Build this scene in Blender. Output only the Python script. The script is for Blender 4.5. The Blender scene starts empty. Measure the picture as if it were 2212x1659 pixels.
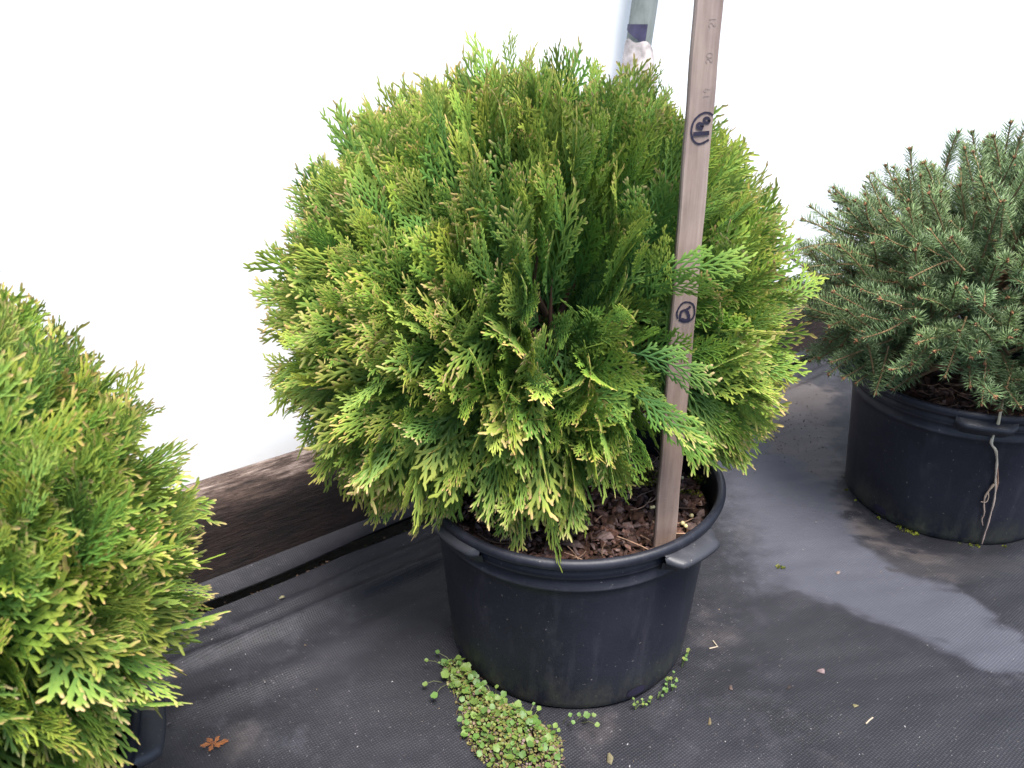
import bpy, bmesh, math, random
import numpy as np
from mathutils import Vector, Matrix

R = math.radians
SC = bpy.context.scene
COL = SC.collection
random.seed(4)

# ------------------------------------------------------------------ camera
CAM_H, PITCH, FPX = 0.598, R(24), 1770.0          # measured on a 2212 px wide view
cam = bpy.data.cameras.new('camera')
cam.sensor_width = 36.0
cam.lens = 36.0 * FPX / 2212.0
cam.clip_start, cam.clip_end = 0.02, 500.0
cam.dof.use_dof = True
cam.dof.focus_distance = 0.72
cam.dof.aperture_fstop = 17.0
cam_o = bpy.data.objects.new('camera', cam)
cam_o.location = (0, 0, CAM_H)
cam_o.rotation_euler = (R(90) - PITCH, 0, 0)
COL.objects.link(cam_o)
SC.camera = cam_o

# ------------------------------------------------------------------ light
SUN_EL, SUN_AZ = 69.0, 154.0                       # azimuth clockwise from +Y
w = bpy.data.worlds.new('World')
SC.world = w
w.use_nodes = True
nt = w.node_tree
sky = nt.nodes.new('ShaderNodeTexSky')
sky.sky_type = 'NISHITA'
sky.sun_disc = False
sky.sun_elevation = R(SUN_EL)
sky.sun_rotation = R(SUN_AZ)
sky.air_density, sky.dust_density, sky.ozone_density = 1.0, 1.2, 1.6
bg = nt.nodes['Background']
bg.inputs['Strength'].default_value = 0.14
nt.links.new(sky.outputs[0], bg.inputs['Color'])
sun = bpy.data.lights.new('sun', 'SUN')
sun.energy = 5.0
sun.angle = R(28)
sun.color = (1.0, 0.95, 0.88)
sun_o = bpy.data.objects.new('sun', sun)
sd = Vector((math.sin(R(SUN_AZ)) * math.cos(R(SUN_EL)), math.cos(R(SUN_AZ)) * math.cos(R(SUN_EL)), math.sin(R(SUN_EL))))
sun_o.rotation_euler = sd.to_track_quat('Z', 'Y').to_euler()
COL.objects.link(sun_o)
SC.view_settings.view_transform = 'Standard'
SC.view_settings.look = 'None'
SC.view_settings.exposure = 1.58
SC.view_settings.gamma = 1.0
SC.cycles.max_bounces = 8
SC.cycles.transparent_max_bounces = 8

# ------------------------------------------------------------------ measuring helpers
def ray(x, y):
    dx, dy = (x - 1106.0) / FPX, -(y - 829.5) / FPX
    return np.array([dx, math.cos(PITCH) + dy * math.sin(PITCH), -math.sin(PITCH) + dy * math.cos(PITCH)])
ORI = np.array([0, 0, CAM_H])
def atz(x, y, z=0.0):
    D = ray(x, y)
    return D * ((z - CAM_H) / D[2]) + ORI
def at_plane(x, y, P, n):
    D = ray(x, y)
    return ORI + D * (np.dot(np.asarray(P) - ORI, n) / np.dot(D, n))

BA = R(52.0)
B0 = np.array([-.364, .762, 0.0])                  # where the board meets the ground, at the left
BU = np.array([math.sin(BA), math.cos(BA), 0.0])   # along the board
BN = np.array([BU[1], -BU[0], 0.0])                # from the board into the bay
def bst(s, t, z=0.0): return B0 + BU * s + BN * t + np.array([0, 0, z])

# ------------------------------------------------------------------ object helpers
def tag(o, label=None, cat=None, group=None, kind=None):
    if label: o['label'] = label
    if cat: o['category'] = cat
    if group: o['group'] = group
    if kind: o['kind'] = kind
    return o
def empty(name, loc=(0, 0, 0), rz=0.0):
    o = bpy.data.objects.new(name, None)
    o.location = loc
    o.rotation_euler = (0, 0, rz)
    o.empty_display_size = .05
    COL.objects.link(o)
    return o
def link(name, me, mat, parent=None):
    o = bpy.data.objects.new(name, me)
    COL.objects.link(o)
    if mat is not None: me.materials.append(mat)
    if parent is not None: o.parent = parent
    return o
def mesh_np(name, V, quads=None, tris=None, col=None, smooth=False):
    V = np.asarray(V, dtype=np.float32)
    me = bpy.data.meshes.new(name)
    me.vertices.add(len(V))
    me.vertices.foreach_set('co', V.ravel())
    loops, starts, tot = [], [], 0
    if quads is not None and len(quads):
        q = np.asarray(quads, dtype=np.int32)
        loops.append(q.ravel()); starts.append(np.arange(len(q)) * 4); tot = q.size
    if tris is not None and len(tris):
        t = np.asarray(tris, dtype=np.int32)
        loops.append(t.ravel()); starts.append(tot + np.arange(len(t)) * 3)
    L = np.concatenate(loops).astype(np.int32); S = np.concatenate(starts).astype(np.int32)
    me.loops.add(len(L)); me.loops.foreach_set('vertex_index', L)
    me.polygons.add(len(S)); me.polygons.foreach_set('loop_start', S)
    if smooth: me.polygons.foreach_set('use_smooth', np.ones(len(S), dtype=bool))
    me.update(calc_edges=True)
    if col is not None:
        c = np.ones((len(V), 4), dtype=np.float32); c[:, :3] = col
        at = me.attributes.new('col', 'FLOAT_COLOR', 'POINT')
        at.data.foreach_set('color', c.ravel())
    return me
def grid_faces(nu, nv, wrap=False):
    q = []
    for i in range(nu if wrap else nu - 1):
        for j in range(nv - 1):
            a, b = i * nv + j, ((i + 1) % nu) * nv + j
            q.append((a, b, b + 1, a + 1))
    return q
def tube(points, radii, seg=8):
    """verts, quads of a tube through points"""
    P = np.asarray(points, float); n = len(P)
    V = []
    prev = None
    for i in range(n):
        d = P[min(i + 1, n - 1)] - P[max(i - 1, 0)]
        d /= np.linalg.norm(d) + 1e-12
        if prev is None:
            a = np.cross(d, [0.31, 0.2, 0.93])
            if np.linalg.norm(a) < 1e-3: a = np.cross(d, [1, 0, 0])
        else:
            a = prev - d * np.dot(prev, d)
        a /= np.linalg.norm(a); prev = a
        b = np.cross(d, a)
        for k in range(seg):
            t = 2 * math.pi * k / seg
            V.append(P[i] + (a * math.cos(t) + b * math.sin(t)) * radii[i])
    Q = []
    for i in range(n - 1):
        for k in range(seg):
            Q.append((i * seg + k, i * seg + (k + 1) % seg, (i + 1) * seg + (k + 1) % seg, (i + 1) * seg + k))
    return np.array(V), np.array(Q)
class Acc:
    """collects pieces of one mesh"""
    def __init__(s): s.V, s.Q, s.T, s.C, s.n = [], [], [], [], 0
    def add(s, V, Q=None, T=None, col=None):
        V = np.asarray(V, float)
        if Q is not None and len(Q): s.Q.append(np.asarray(Q) + s.n)
        if T is not None and len(T): s.T.append(np.asarray(T) + s.n)
        s.V.append(V)
        if col is not None: s.C.append(np.broadcast_to(col, (len(V), 3)))
        s.n += len(V)
    def mesh(s, name, smooth=False):
        return mesh_np(name, np.concatenate(s.V), np.concatenate(s.Q) if s.Q else None,
                       np.concatenate(s.T) if s.T else None, np.concatenate(s.C) if s.C else None, smooth)

# ------------------------------------------------------------------ materials
def mat(name):
    m = bpy.data.materials.new(name); m.use_nodes = True
    return m, m.node_tree.nodes, m.node_tree.links, m.node_tree.nodes['Principled BSDF']
def N(nodes, t, **kw):
    n = nodes.new(t)
    for k, v in kw.items():
        if k in n.inputs.keys(): n.inputs[k].default_value = v
        else: setattr(n, k, v)
    return n
def ramp(nodes, stops):
    r = nodes.new('ShaderNodeValToRGB')
    e = r.color_ramp.elements
    e[0].position, e[0].color = stops[0][0], (*stops[0][1], 1)
    e[1].position, e[1].color = stops[-1][0], (*stops[-1][1], 1)
    for p, c in stops[1:-1]:
        x = e.new(p); x.color = (*c, 1)
    return r
def coords(nodes, links, scale=(1, 1, 1), rot=(0, 0, 0)):
    tc = nodes.new('ShaderNodeTexCoord'); mp = nodes.new('ShaderNodeMapping')
    mp.inputs['Scale'].default_value = scale
    mp.inputs['Rotation'].default_value = rot
    links.new(tc.outputs['Object'], mp.inputs['Vector'])
    return mp.outputs[0]
def mixc(nodes, links, fac, a, b, mode='MIX'):
    m = nodes.new('ShaderNodeMix'); m.data_type = 'RGBA'; m.blend_type = mode
    for sock, v in ((m.inputs[0], fac), (m.inputs[6], a), (m.inputs[7], b)):
        if hasattr(v, 'node'): links.new(v, sock)
        elif isinstance(v, (int, float)): sock.default_value = v
        else: sock.default_value = (*v, 1)
    return m.outputs[2]
def bump(nodes, links, h, strength, dist, bsdf, prev=None):
    b = nodes.new('ShaderNodeBump')
    b.inputs['Strength'].default_value = strength; b.inputs['Distance'].default_value = dist
    links.new(h, b.inputs['Height'])
    if prev is not None: links.new(prev, b.inputs['Normal'])
    links.new(b.outputs[0], bsdf.inputs['Normal'])
    return b.outputs[0]

def leaf_material(name, rough=.5, transl=.3, spec=.35):
    m, nd, lk, b = mat(name)
    at = N(nd, 'ShaderNodeAttribute', attribute_name='col')
    lk.new(at.outputs['Color'], b.inputs['Base Color'])
    b.inputs['Roughness'].default_value = rough
    b.inputs['Specular IOR Level'].default_value = spec
    tr = nd.new('ShaderNodeBsdfTranslucent')
    g = N(nd, 'ShaderNodeGamma', Gamma=.9); lk.new(at.outputs['Color'], g.inputs[0])
    lk.new(g.outputs[0], tr.inputs['Color'])
    mx = nd.new('ShaderNodeMixShader'); mx.inputs[0].default_value = transl
    lk.new(b.outputs[0], mx.inputs[1]); lk.new(tr.outputs[0], mx.inputs[2])
    lk.new(mx.outputs[0], nd['Material Output'].inputs['Surface'])
    return m
M_LEAF = leaf_material('arborvitae_leaf', .62, .36, .25)
M_NEEDLE = leaf_material('spruce_needle', .45, .12, .4)
M_WEED = leaf_material('weed_leaf', .5, .3, .3)

def attr_material(name, rough=.85, spec=.2, noise=0, bumpd=.001):
    m, nd, lk, b = mat(name)
    at = N(nd, 'ShaderNodeAttribute', attribute_name='col')
    col = at.outputs['Color']
    if noise:
        nz = N(nd, 'ShaderNodeTexNoise', Scale=noise, Detail=5.0)
        lk.new(coords(nd, lk), nz.inputs['Vector'])
        r = ramp(nd, [(.3, (.5, .5, .5)), (.7, (1.3, 1.3, 1.3))]); lk.new(nz.outputs[0], r.inputs[0])
        col = mixc(nd, lk, 1.0, col, r.outputs[0], 'MULTIPLY')
        bump(nd, lk, nz.outputs[0], .5, bumpd, b)
    lk.new(col, b.inputs['Base Color'])
    b.inputs['Roughness'].default_value = rough; b.inputs['Specular IOR Level'].default_value = spec
    return m
M_CHIP = attr_material('bark_chip', .85, .2, 250, .001)
M_MOSS = attr_material('moss', .9, .1)

def bark_material():
    m, nd, lk, b = mat('twig_bark')
    nz = N(nd, 'ShaderNodeTexNoise', Scale=60.0, Detail=6.0)
    lk.new(coords(nd, lk, (1, 1, .25)), nz.inputs['Vector'])
    r = ramp(nd, [(.3, (.028, .013, .008)), (.7, (.085, .038, .022))]); lk.new(nz.outputs[0], r.inputs[0])
    lk.new(r.outputs[0], b.inputs['Base Color']); b.inputs['Roughness'].default_value = .85
    bump(nd, lk, nz.outputs[0], .6, .002, b)
    return m
M_BARK = bark_material()

def pot_material():
    m, nd, lk, b = mat('black_pot_plastic')
    v = coords(nd, lk)
    n1 = N(nd, 'ShaderNodeTexNoise', Scale=9.0, Detail=6.0, Roughness=.6); lk.new(v, n1.inputs['Vector'])
    n2 = N(nd, 'ShaderNodeTexNoise', Scale=420.0, Detail=2.0); lk.new(v, n2.inputs['Vector'])
    n3 = N(nd, 'ShaderNodeTexNoise', Scale=34.0, Detail=8.0, Roughness=.7)
    lk.new(coords(nd, lk, (1, 1, .45)), n3.inputs['Vector'])
    base = ramp(nd, [(.35, (.0046, .0052, .0092)), (.7, (.0098, .0104, .0172))]); lk.new(n1.outputs[0], base.inputs[0])
    dust = ramp(nd, [(.56, (0, 0, 0)), (.8, (.5, .5, .5))]); lk.new(n3.outputs[0], dust.inputs[0])
    c = mixc(nd, lk, dust.outputs[0], base.outputs[0], (.040, .038, .045))
    # soil splash and algae dried on near the foot of the pot
    sx = nd.new('ShaderNodeSeparateXYZ'); tc = nd.new('ShaderNodeTexCoord'); lk.new(tc.outputs['Object'], sx.inputs[0])
    mr = N(nd, 'ShaderNodeMapRange'); mr.inputs[1].default_value = .045; mr.inputs[2].default_value = .0
    lk.new(sx.outputs[2], mr.inputs[0])
    mu = N(nd, 'ShaderNodeMath', operation='MULTIPLY'); lk.new(mr.outputs[0], mu.inputs[0])
    r2 = ramp(nd, [(.42, (0, 0, 0)), (.62, (.8, .8, .8))]); lk.new(n3.outputs[0], r2.inputs[0]); lk.new(r2.outputs[0], mu.inputs[1])
    c = mixc(nd, lk, mu.outputs[0], c, (.045, .046, .028))
    # dried water runs and scuffs down the wall
    n4 = N(nd, 'ShaderNodeTexNoise', Scale=55.0, Detail=6.0, Roughness=.65); lk.new(coords(nd, lk, (1, 1, .12)), n4.inputs['Vector'])
    r4 = ramp(nd, [(.55, (0, 0, 0)), (.75, (.45, .45, .45))]); lk.new(n4.outputs[0], r4.inputs[0])
    c = mixc(nd, lk, r4.outputs[0], c, (.030, .029, .036))
    n5 = N(nd, 'ShaderNodeTexNoise', Scale=300.0, Detail=2.0); lk.new(v, n5.inputs['Vector'])
    r5 = ramp(nd, [(.71, (0, 0, 0)), (.76, (.6, .6, .6))]); lk.new(n5.outputs[0], r5.inputs[0])
    c = mixc(nd, lk, r5.outputs[0], c, (.12, .11, .10))
    at = N(nd, 'ShaderNodeAttribute', attribute_name='col')
    c = mixc(nd, lk, 1.0, c, at.outputs['Color'], 'ADD')
    lk.new(c, b.inputs['Base Color'])
    rr = ramp(nd, [(.3, (.42, .42, .42)), (.7, (.62, .62, .62))]); lk.new(n1.outputs[0], rr.inputs[0])
    lk.new(rr.outputs[0], b.inputs['Roughness'])
    b.inputs['Specular IOR Level'].default_value = .34
    p = bump(nd, lk, n2.outputs[0], .25, .0006, b)
    bump(nd, lk, n1.outputs[0], .3, .003, b, p)
    return m
M_POT = pot_material()

def mat_fabric(name, attr=True):
    m, nd, lk, b = mat(name)
    v = coords(nd, lk, rot=(0, 0, 0))
    waves = []
    for d, sc in (('X', 1.0), ('Y', 1.0)):
        wv = N(nd, 'ShaderNodeTexWave', Scale=125.0, Distortion=1.6, Detail=2.0)
        wv.inputs['Detail Scale'].default_value = .25
        wv.bands_direction = d
        lk.new(v, wv.inputs['Vector']); waves.append(wv.outputs['Fac'])
    mul = N(nd, 'ShaderNodeMath', operation='MULTIPLY'); lk.new(waves[0], mul.inputs[0]); lk.new(waves[1], mul.inputs[1])
    n1 = N(nd, 'ShaderNodeTexNoise', Scale=5.0, Detail=8.0, Roughness=.62); lk.new(v, n1.inputs['Vector'])
    n2 = N(nd, 'ShaderNodeTexNoise', Scale=45.0, Detail=6.0, Roughness=.7); lk.new(v, n2.inputs['Vector'])
    n3 = N(nd, 'ShaderNodeTexNoise', Scale=330.0, Detail=3.0, Roughness=.6); lk.new(v, n3.inputs['Vector'])
    base = ramp(nd, [(.3, (.0040, .0042, .0066)), (.5, (.0070, .0071, .0106)), (.72, (.0155, .0150, .0200))]); lk.new(n1.outputs[0], base.inputs[0])
    c = base.outputs[0]
    dirt = ramp(nd, [(.5, (0, 0, 0)), (.75, (.55, .55, .55))]); lk.new(n2.outputs[0], dirt.inputs[0])
    c = mixc(nd, lk, dirt.outputs[0], c, (.026, .025, .032))
    if attr:
        at = N(nd, 'ShaderNodeAttribute', attribute_name='col')
        sep = nd.new('ShaderNodeSeparateColor'); lk.new(at.outputs['Color'], sep.inputs[0])
        # red: dry dust film, green: brown soil stain, blue: damp, a dark patch, and shade painted left of the middle pot
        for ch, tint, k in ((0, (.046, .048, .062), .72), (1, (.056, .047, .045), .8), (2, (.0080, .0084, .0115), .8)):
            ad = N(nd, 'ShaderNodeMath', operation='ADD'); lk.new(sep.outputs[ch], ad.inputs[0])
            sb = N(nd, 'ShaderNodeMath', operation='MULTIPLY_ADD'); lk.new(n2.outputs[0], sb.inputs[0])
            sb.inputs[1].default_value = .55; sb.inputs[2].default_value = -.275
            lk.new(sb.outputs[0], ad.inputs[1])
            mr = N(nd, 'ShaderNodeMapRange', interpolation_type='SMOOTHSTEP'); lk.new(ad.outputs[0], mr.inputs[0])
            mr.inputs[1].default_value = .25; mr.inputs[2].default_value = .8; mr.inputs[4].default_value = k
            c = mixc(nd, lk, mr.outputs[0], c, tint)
    wr = ramp(nd, [(.0, (.84, .84, .84)), (.6, (1.12, 1.12, 1.12))]); lk.new(mul.outputs[0], wr.inputs[0])
    c = mixc(nd, lk, 1.0, c, wr.outputs[0], 'MULTIPLY')
    sp = ramp(nd, [(.66, (0, 0, 0)), (.74, (.5, .5, .5))]); lk.new(n3.outputs[0], sp.inputs[0])
    c = mixc(nd, lk, sp.outputs[0], c, (.13, .125, .13))
    lk.new(c, b.inputs['Base Color'])
    b.inputs['Roughness'].default_value = .62; b.inputs['Specular IOR Level'].default_value = .28
    p = bump(nd, lk, mul.outputs[0], .34, .0012, b)
    bump(nd, lk, n2.outputs[0], .25, .004, b, p)
    return m
M_FABRIC = mat_fabric('woven_weed_mat')
M_FLAP = mat_fabric('woven_weed_mat_offcut', False)

def soil_material():
    m, nd, lk, b = mat('dark_soil')
    n1 = N(nd, 'ShaderNodeTexNoise', Scale=40.0, Detail=10.0, Roughness=.7); lk.new(coords(nd, lk), n1.inputs['Vector'])
    r = ramp(nd, [(.35, (.012, .009, .007)), (.55, (.035, .025, .018)), (.7, (.06, .05, .03))]); lk.new(n1.outputs[0], r.inputs[0])
    lk.new(r.outputs[0], b.inputs['Base Color']); b.inputs['Roughness'].default_value = .95
    bump(nd, lk, n1.outputs[0], .8, .01, b)
    return m
M_SOIL = soil_material()

def timber_material():
    m, nd, lk, b = mat('weathered_timber')
    tc = nd.new('ShaderNodeTexCoord')
    def nz(scale, s, d=8.0, ro=.65):
        mp = nd.new('ShaderNodeMapping'); mp.inputs['Scale'].default_value = s
        lk.new(tc.outputs['Object'], mp.inputs['Vector'])
        x = N(nd, 'ShaderNodeTexNoise', Scale=scale, Detail=d, Roughness=ro); lk.new(mp.outputs[0], x.inputs['Vector'])
        return x.outputs[0]
    grain = nz(130.0, (.13, 1, 1), 12.0, .76); big = nz(9.0, (.35, 1, 1)); fine = nz(330.0, (.16, 1, 1))
    blotch = nz(22.0, (.5, 1, 1), 10.0, .75)
    lo = ramp(nd, [(.35, (.006, .0045, .005)), (.55, (.014, .010, .0095)), (.75, (.036, .023, .020))]); lk.new(grain, lo.inputs[0])
    red = ramp(nd, [(.45, (0, 0, 0)), (.62, (.8, .8, .8))]); lk.new(blotch, red.inputs[0])
    lowc = mixc(nd, lk, red.outputs[0], lo.outputs[0], (.024, .014, .012))
    hi = ramp(nd, [(.34, (.05, .034, .028)), (.5, (.17, .13, .115)), (.68, (.36, .31, .29))]); lk.new(grain, hi.inputs[0])
    # pale top edge, dark lower face, with a ragged border between them
    sx = nd.new('ShaderNodeSeparateXYZ'); lk.new(tc.outputs['Object'], sx.inputs[0])
    sm = N(nd, 'ShaderNodeMath', operation='MULTIPLY_ADD'); lk.new(big, sm.inputs[0]); sm.inputs[1].default_value = .075
    lk.new(sx.outputs[2], sm.inputs[2])
    sm2 = N(nd, 'ShaderNodeMath', operation='MULTIPLY_ADD'); lk.new(grain, sm2.inputs[0]); sm2.inputs[1].default_value = .05
    lk.new(sm.outputs[0], sm2.inputs[2])
    mr = N(nd, 'ShaderNodeMapRange', interpolation_type='SMOOTHSTEP'); lk.new(sm2.outputs[0], mr.inputs[0])
    mr.inputs[1].default_value = .164; mr.inputs[2].default_value = .188
    mid = N(nd, 'ShaderNodeMapRange', interpolation_type='SMOOTHSTEP'); lk.new(sm2.outputs[0], mid.inputs[0])
    mid.inputs[1].default_value = .140; mid.inputs[2].default_value = .182
    br = ramp(nd, [(.36, (.014, .010, .009)), (.66, (.10, .068, .055))]); lk.new(grain, br.inputs[0])
    c = mixc(nd, lk, mid.outputs[0], lowc, br.outputs[0])
    c = mixc(nd, lk, mr.outputs[0], c, hi.outputs[0])
    # knots and fine cracks
    cr = ramp(nd, [(.36, (.25, .22, .2)), (.46, (1, 1, 1))]); lk.new(fine, cr.inputs[0])
    c = mixc(nd, lk, .8, c, cr.outputs[0], 'MULTIPLY')
    lk.new(c, b.inputs['Base Color']); b.inputs['Roughness'].default_value = .85; b.inputs['Specular IOR Level'].default_value = .2
    p = bump(nd, lk, grain, .9, .004, b)
    bump(nd, lk, fine, .5, .0015, b, p)
    return m
M_TIMBER = timber_material()

def film_material(name='white_polythene', k=.25):
    m, nd, lk, b = mat(name)
    b.inputs['Base Color'].default_value = (.97, .97, .97, 1); b.inputs['Roughness'].default_value = .4
    tr = nd.new('ShaderNodeBsdfTranslucent'); tr.inputs[0].default_value = (.96, .96, .96, 1)
    mx = nd.new('ShaderNodeMixShader'); mx.inputs[0].default_value = k
    lk.new(b.outputs[0], mx.inputs[1]); lk.new(tr.outputs[0], mx.inputs[2])
    lk.new(mx.outputs[0], nd['Material Output'].inputs['Surface'])
    return m
M_FILM = film_material()

def galv_material():
    m, nd, lk, b = mat('galvanised_pipe')
    n1 = N(nd, 'ShaderNodeTexNoise', Scale=60.0, Detail=8.0, Roughness=.65); lk.new(coords(nd, lk, (1, 1, .4)), n1.inputs['Vector'])
    r = ramp(nd, [(.3, (.11, .125, .115)), (.5, (.19, .205, .19)), (.75, (.25, .26, .25))]); lk.new(n1.outputs[0], r.inputs[0])
    lk.new(r.outputs[0], b.inputs['Base Color']); b.inputs['Roughness'].default_value = .6; b.inputs['Metallic'].default_value = 0.0; b.inputs['Specular IOR Level'].default_value = .25
    bump(nd, lk, n1.outputs[0], .2, .001, b)
    return m
M_GALV = galv_material()

def plain(name, c, rough=.6, spec=.3, noise=60.0, var=.35):
    m, nd, lk, b = mat(name)
    n1 = N(nd, 'ShaderNodeTexNoise', Scale=noise, Detail=6.0); lk.new(coords(nd, lk), n1.inputs['Vector'])
    r = ramp(nd, [(.3, tuple(x * (1 - var) for x in c)), (.7, tuple(x * (1 + var) for x in c))]); lk.new(n1.outputs[0], r.inputs[0])
    lk.new(r.outputs[0], b.inputs['Base Color']); b.inputs['Roughness'].default_value = rough
    b.inputs['Specular IOR Level'].default_value = spec
    return m
M_WRAP = plain('crumpled_wrap', (.33, .29, .28), .45, .4, 90.0, .45)
M_STRIPE = plain('dark_stripe', (.05, .045, .085), .5)
M_WIRE = plain('black_wire', (.03, .03, .045), .5)
M_INK = plain('marker_ink', (.012, .010, .022), .55, .3)
M_PRINT = plain('worn_print', (.175, .135, .118), .8)

def stick_material():
    m, nd, lk, b = mat('weathered_yardstick_wood')
    n1 = N(nd, 'ShaderNodeTexNoise', Scale=160.0, Detail=7.0, Roughness=.65); lk.new(coords(nd, lk, (1, 1, .05)), n1.inputs['Vector'])
    n2 = N(nd, 'ShaderNodeTexNoise', Scale=28.0, Detail=5.0, Roughness=.6); lk.new(coords(nd, lk, (1, 1, .6)), n2.inputs['Vector'])
    r = ramp(nd, [(.3, (.125, .085, .066)), (.5, (.185, .132, .106)), (.72, (.24, .178, .145))]); lk.new(n1.outputs[0], r.inputs[0])
    r2 = ramp(nd, [(.3, (.72, .70, .72)), (.7, (1.15, 1.13, 1.12))]); lk.new(n2.outputs[0], r2.inputs[0])
    c = mixc(nd, lk, 1.0, r.outputs[0], r2.outputs[0], 'MULTIPLY')
    # the exposed upper length has weathered grey
    tc = nd.new('ShaderNodeTexCoord'); sx = nd.new('ShaderNodeSeparateXYZ'); lk.new(tc.outputs['Object'], sx.inputs[0])
    mr = N(nd, 'ShaderNodeMapRange', interpolation_type='SMOOTHSTEP'); lk.new(sx.outputs[2], mr.inputs[0])
    mr.inputs[1].default_value = .12; mr.inputs[2].default_value = .36
    c = mixc(nd, lk, mr.outputs[0], c, mixc(nd, lk, 1.0, c, (1.14, 1.23, 1.32), 'MULTIPLY'))
    lk.new(c, b.inputs['Base Color']); b.inputs['Roughness'].default_value = .7; b.inputs['Specular IOR Level'].default_value = .25
    bump(nd, lk, n1.outputs[0], .3, .0008, b)
    return m
M_STICK = stick_material()

def nrm(v): return v / (np.linalg.norm(v) + 1e-12)
RS = np.random.RandomState(11)

def vnoise(P, freq, seed=0):
    """cheap smooth noise (sum of sines), about -1..1"""
    rs = np.random.RandomState(seed); P = np.atleast_2d(P) * freq
    o = np.zeros(len(P))
    for k in range(6):
        d = rs.normal(size=P.shape[1]); d /= np.linalg.norm(d)
        o += np.sin(P @ d * (1 + .5 * k) * 2 + rs.rand() * 6.28) / (1 + .35 * k)
    return o / 2.6

# ------------------------------------------------------------------ ground, weed mat
gm = mesh_np('ground', [(-90, -60, -.03), (110, -60, -.03), (110, 140, -.03), (-90, 140, -.03)], [(0, 1, 2, 3)])
tag(link('ground', gm, M_SOIL), kind='structure')

def poly_dist(P, poly):
    """signed distance, positive inside"""
    poly = np.asarray(poly); n = len(poly)
    d = np.full(len(P), 1e9); inside = np.zeros(len(P), bool)
    for i in range(n):
        a, b = poly[i], poly[(i + 1) % n]
        ab = b - a; t = np.clip(((P - a) @ ab) / (ab @ ab), 0, 1)
        d = np.minimum(d, np.linalg.norm(P - a - t[:, None] * ab, axis=1))
        c = ((a[1] > P[:, 1]) != (b[1] > P[:, 1]))
        with np.errstate(divide='ignore', invalid='ignore'):
            xi = (b[0] - a[0]) * (P[:, 1] - a[1]) / (b[1] - a[1]) + a[0]
        inside ^= c & (P[:, 0] < xi)
    return np.where(inside, d, -d)
def gpoly(px): return np.array([atz(x, y)[:2] for x, y in px])
DUST = gpoly([(1500, 960), (1600, 905), (1720, 870), (1800, 960), (1815, 1075), (1870, 1170), (1984, 1246), (2058, 1262), (2116, 1303),
              (2154, 1336), (2230, 1390), (2300, 1500), (2212, 1484), (2135, 1473), (2092, 1458), (2050, 1427), (1972, 1392),
              (1880, 1357), (1810, 1326), (1717, 1292), (1620, 1290), (1540, 1230)])
SOIL1 = gpoly([(1600, 860), (1700, 830), (1800, 840), (1805, 1000), (1790, 1060), (1700, 1000), (1630, 960)])
SOIL2 = gpoly([(1790, 1060), (1850, 1110), (1930, 1180), (2080, 1215), (2212, 1215), (2212, 1240), (2050, 1262), (1960, 1240), (1850, 1170)])
DAMP = gpoly([(1720, 1300), (1810, 1330), (1880, 1362), (1972, 1397), (2050, 1432), (2092, 1462), (2135, 1478), (2260, 1490), (2260, 1700), (1900, 1700), (1700, 1520), (1640, 1380)])
DARK2 = gpoly([(1860, 1180), (1960, 1240), (2058, 1255), (2130, 1300), (2240, 1370), (2300, 1300), (2260, 1200), (2000, 1215)])  # darker patch in front of the spruce pot
SHADE_L = gpoly([(830, 1240), (930, 1300), (985, 1450), (1000, 1560), (880, 1600), (790, 1520)])  # shade beside the middle pot, painted into the mat colour
DUSTL = gpoly([(700, 1310), (840, 1240), (900, 1330), (830, 1400), (720, 1450)])
DUSTL2 = gpoly([(740, 1470), (830, 1500), (850, 1560), (760, 1560)])
SOIL3 = gpoly([(1480, 1240), (1560, 1300), (1640, 1400), (1560, 1480), (1470, 1400)])
def axis_vals(lo, a, b, hi, fine, coarse):
    l = list(np.linspace(lo, a, coarse, endpoint=False)) + list(np.arange(a, b, fine)) + list(np.linspace(b, hi, coarse))
    return np.array(l)
sv = axis_vals(-6, -.6, 1.9, 9, .0065, 14)
tv = np.concatenate([np.arange(.0, 1.35, .0055), np.linspace(1.35, 7, 16)])
S, T = np.meshgrid(sv, tv, indexing='ij')
S, T = S.ravel(), T.ravel()
edge = .056 - .010 * np.clip(S, 0, 1) + .004 * np.sin(S * 9) + .002 * np.sin(S * 31)
t2 = edge + T
near = np.exp(-((t2 - edge) / .10) ** 2)
def ridge(c, w, wob, ph): return np.exp(-((t2 - edge - c - wob * np.sin(S * 4.2 + ph)) / w) ** 2)
z = .004 * np.exp(-((t2 - edge) / .020) ** 2)
z += .0105 * ridge(.062, .009, .008, .4) * (.6 + .4 * np.sin(S * 5 + 1)) + .006 * ridge(.032, .006, .005, 2.0) * (.5 + .5 * np.sin(S * 7))
z += .006 * ridge(.118, .016, .015, 1.4) * (.5 + .5 * np.sin(S * 3.1 + 2)) + .004 * ridge(.19, .022, .02, 3.0) * (.5 + .5 * np.sin(S * 3.7))
P2 = np.c_[S, t2]
z += .0016 * vnoise(P2 * [.5, 1], 12, 3) + .0010 * vnoise(P2, 34, 5)
V = B0 + BU * S[:, None] + BN * t2[:, None]
V[:, 2] = z + .004
XY = V[:, :2]
def soft(px, w): return np.clip(poly_dist(XY, px) / w + .5, 0, 1)
wob = .012 * vnoise(XY, 45, 8) + .010 * vnoise(XY, 120, 9) + .005 * vnoise(XY, 260, 10)
def softn(px, w): return np.clip((poly_dist(XY, px) + wob) / w + .5, 0, 1)
red = np.maximum.reduce([np.minimum(softn(DUST, .045), np.clip((XY[:, 0] - .20) / .15, 0, 1)) * .85, softn(DUSTL, .07) * .55, softn(DUSTL2, .04) * .6])
grn = np.maximum.reduce([softn(SOIL1, .06) * .9, softn(SOIL2, .05) * .75, softn(SOIL3, .06) * .45])
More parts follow.
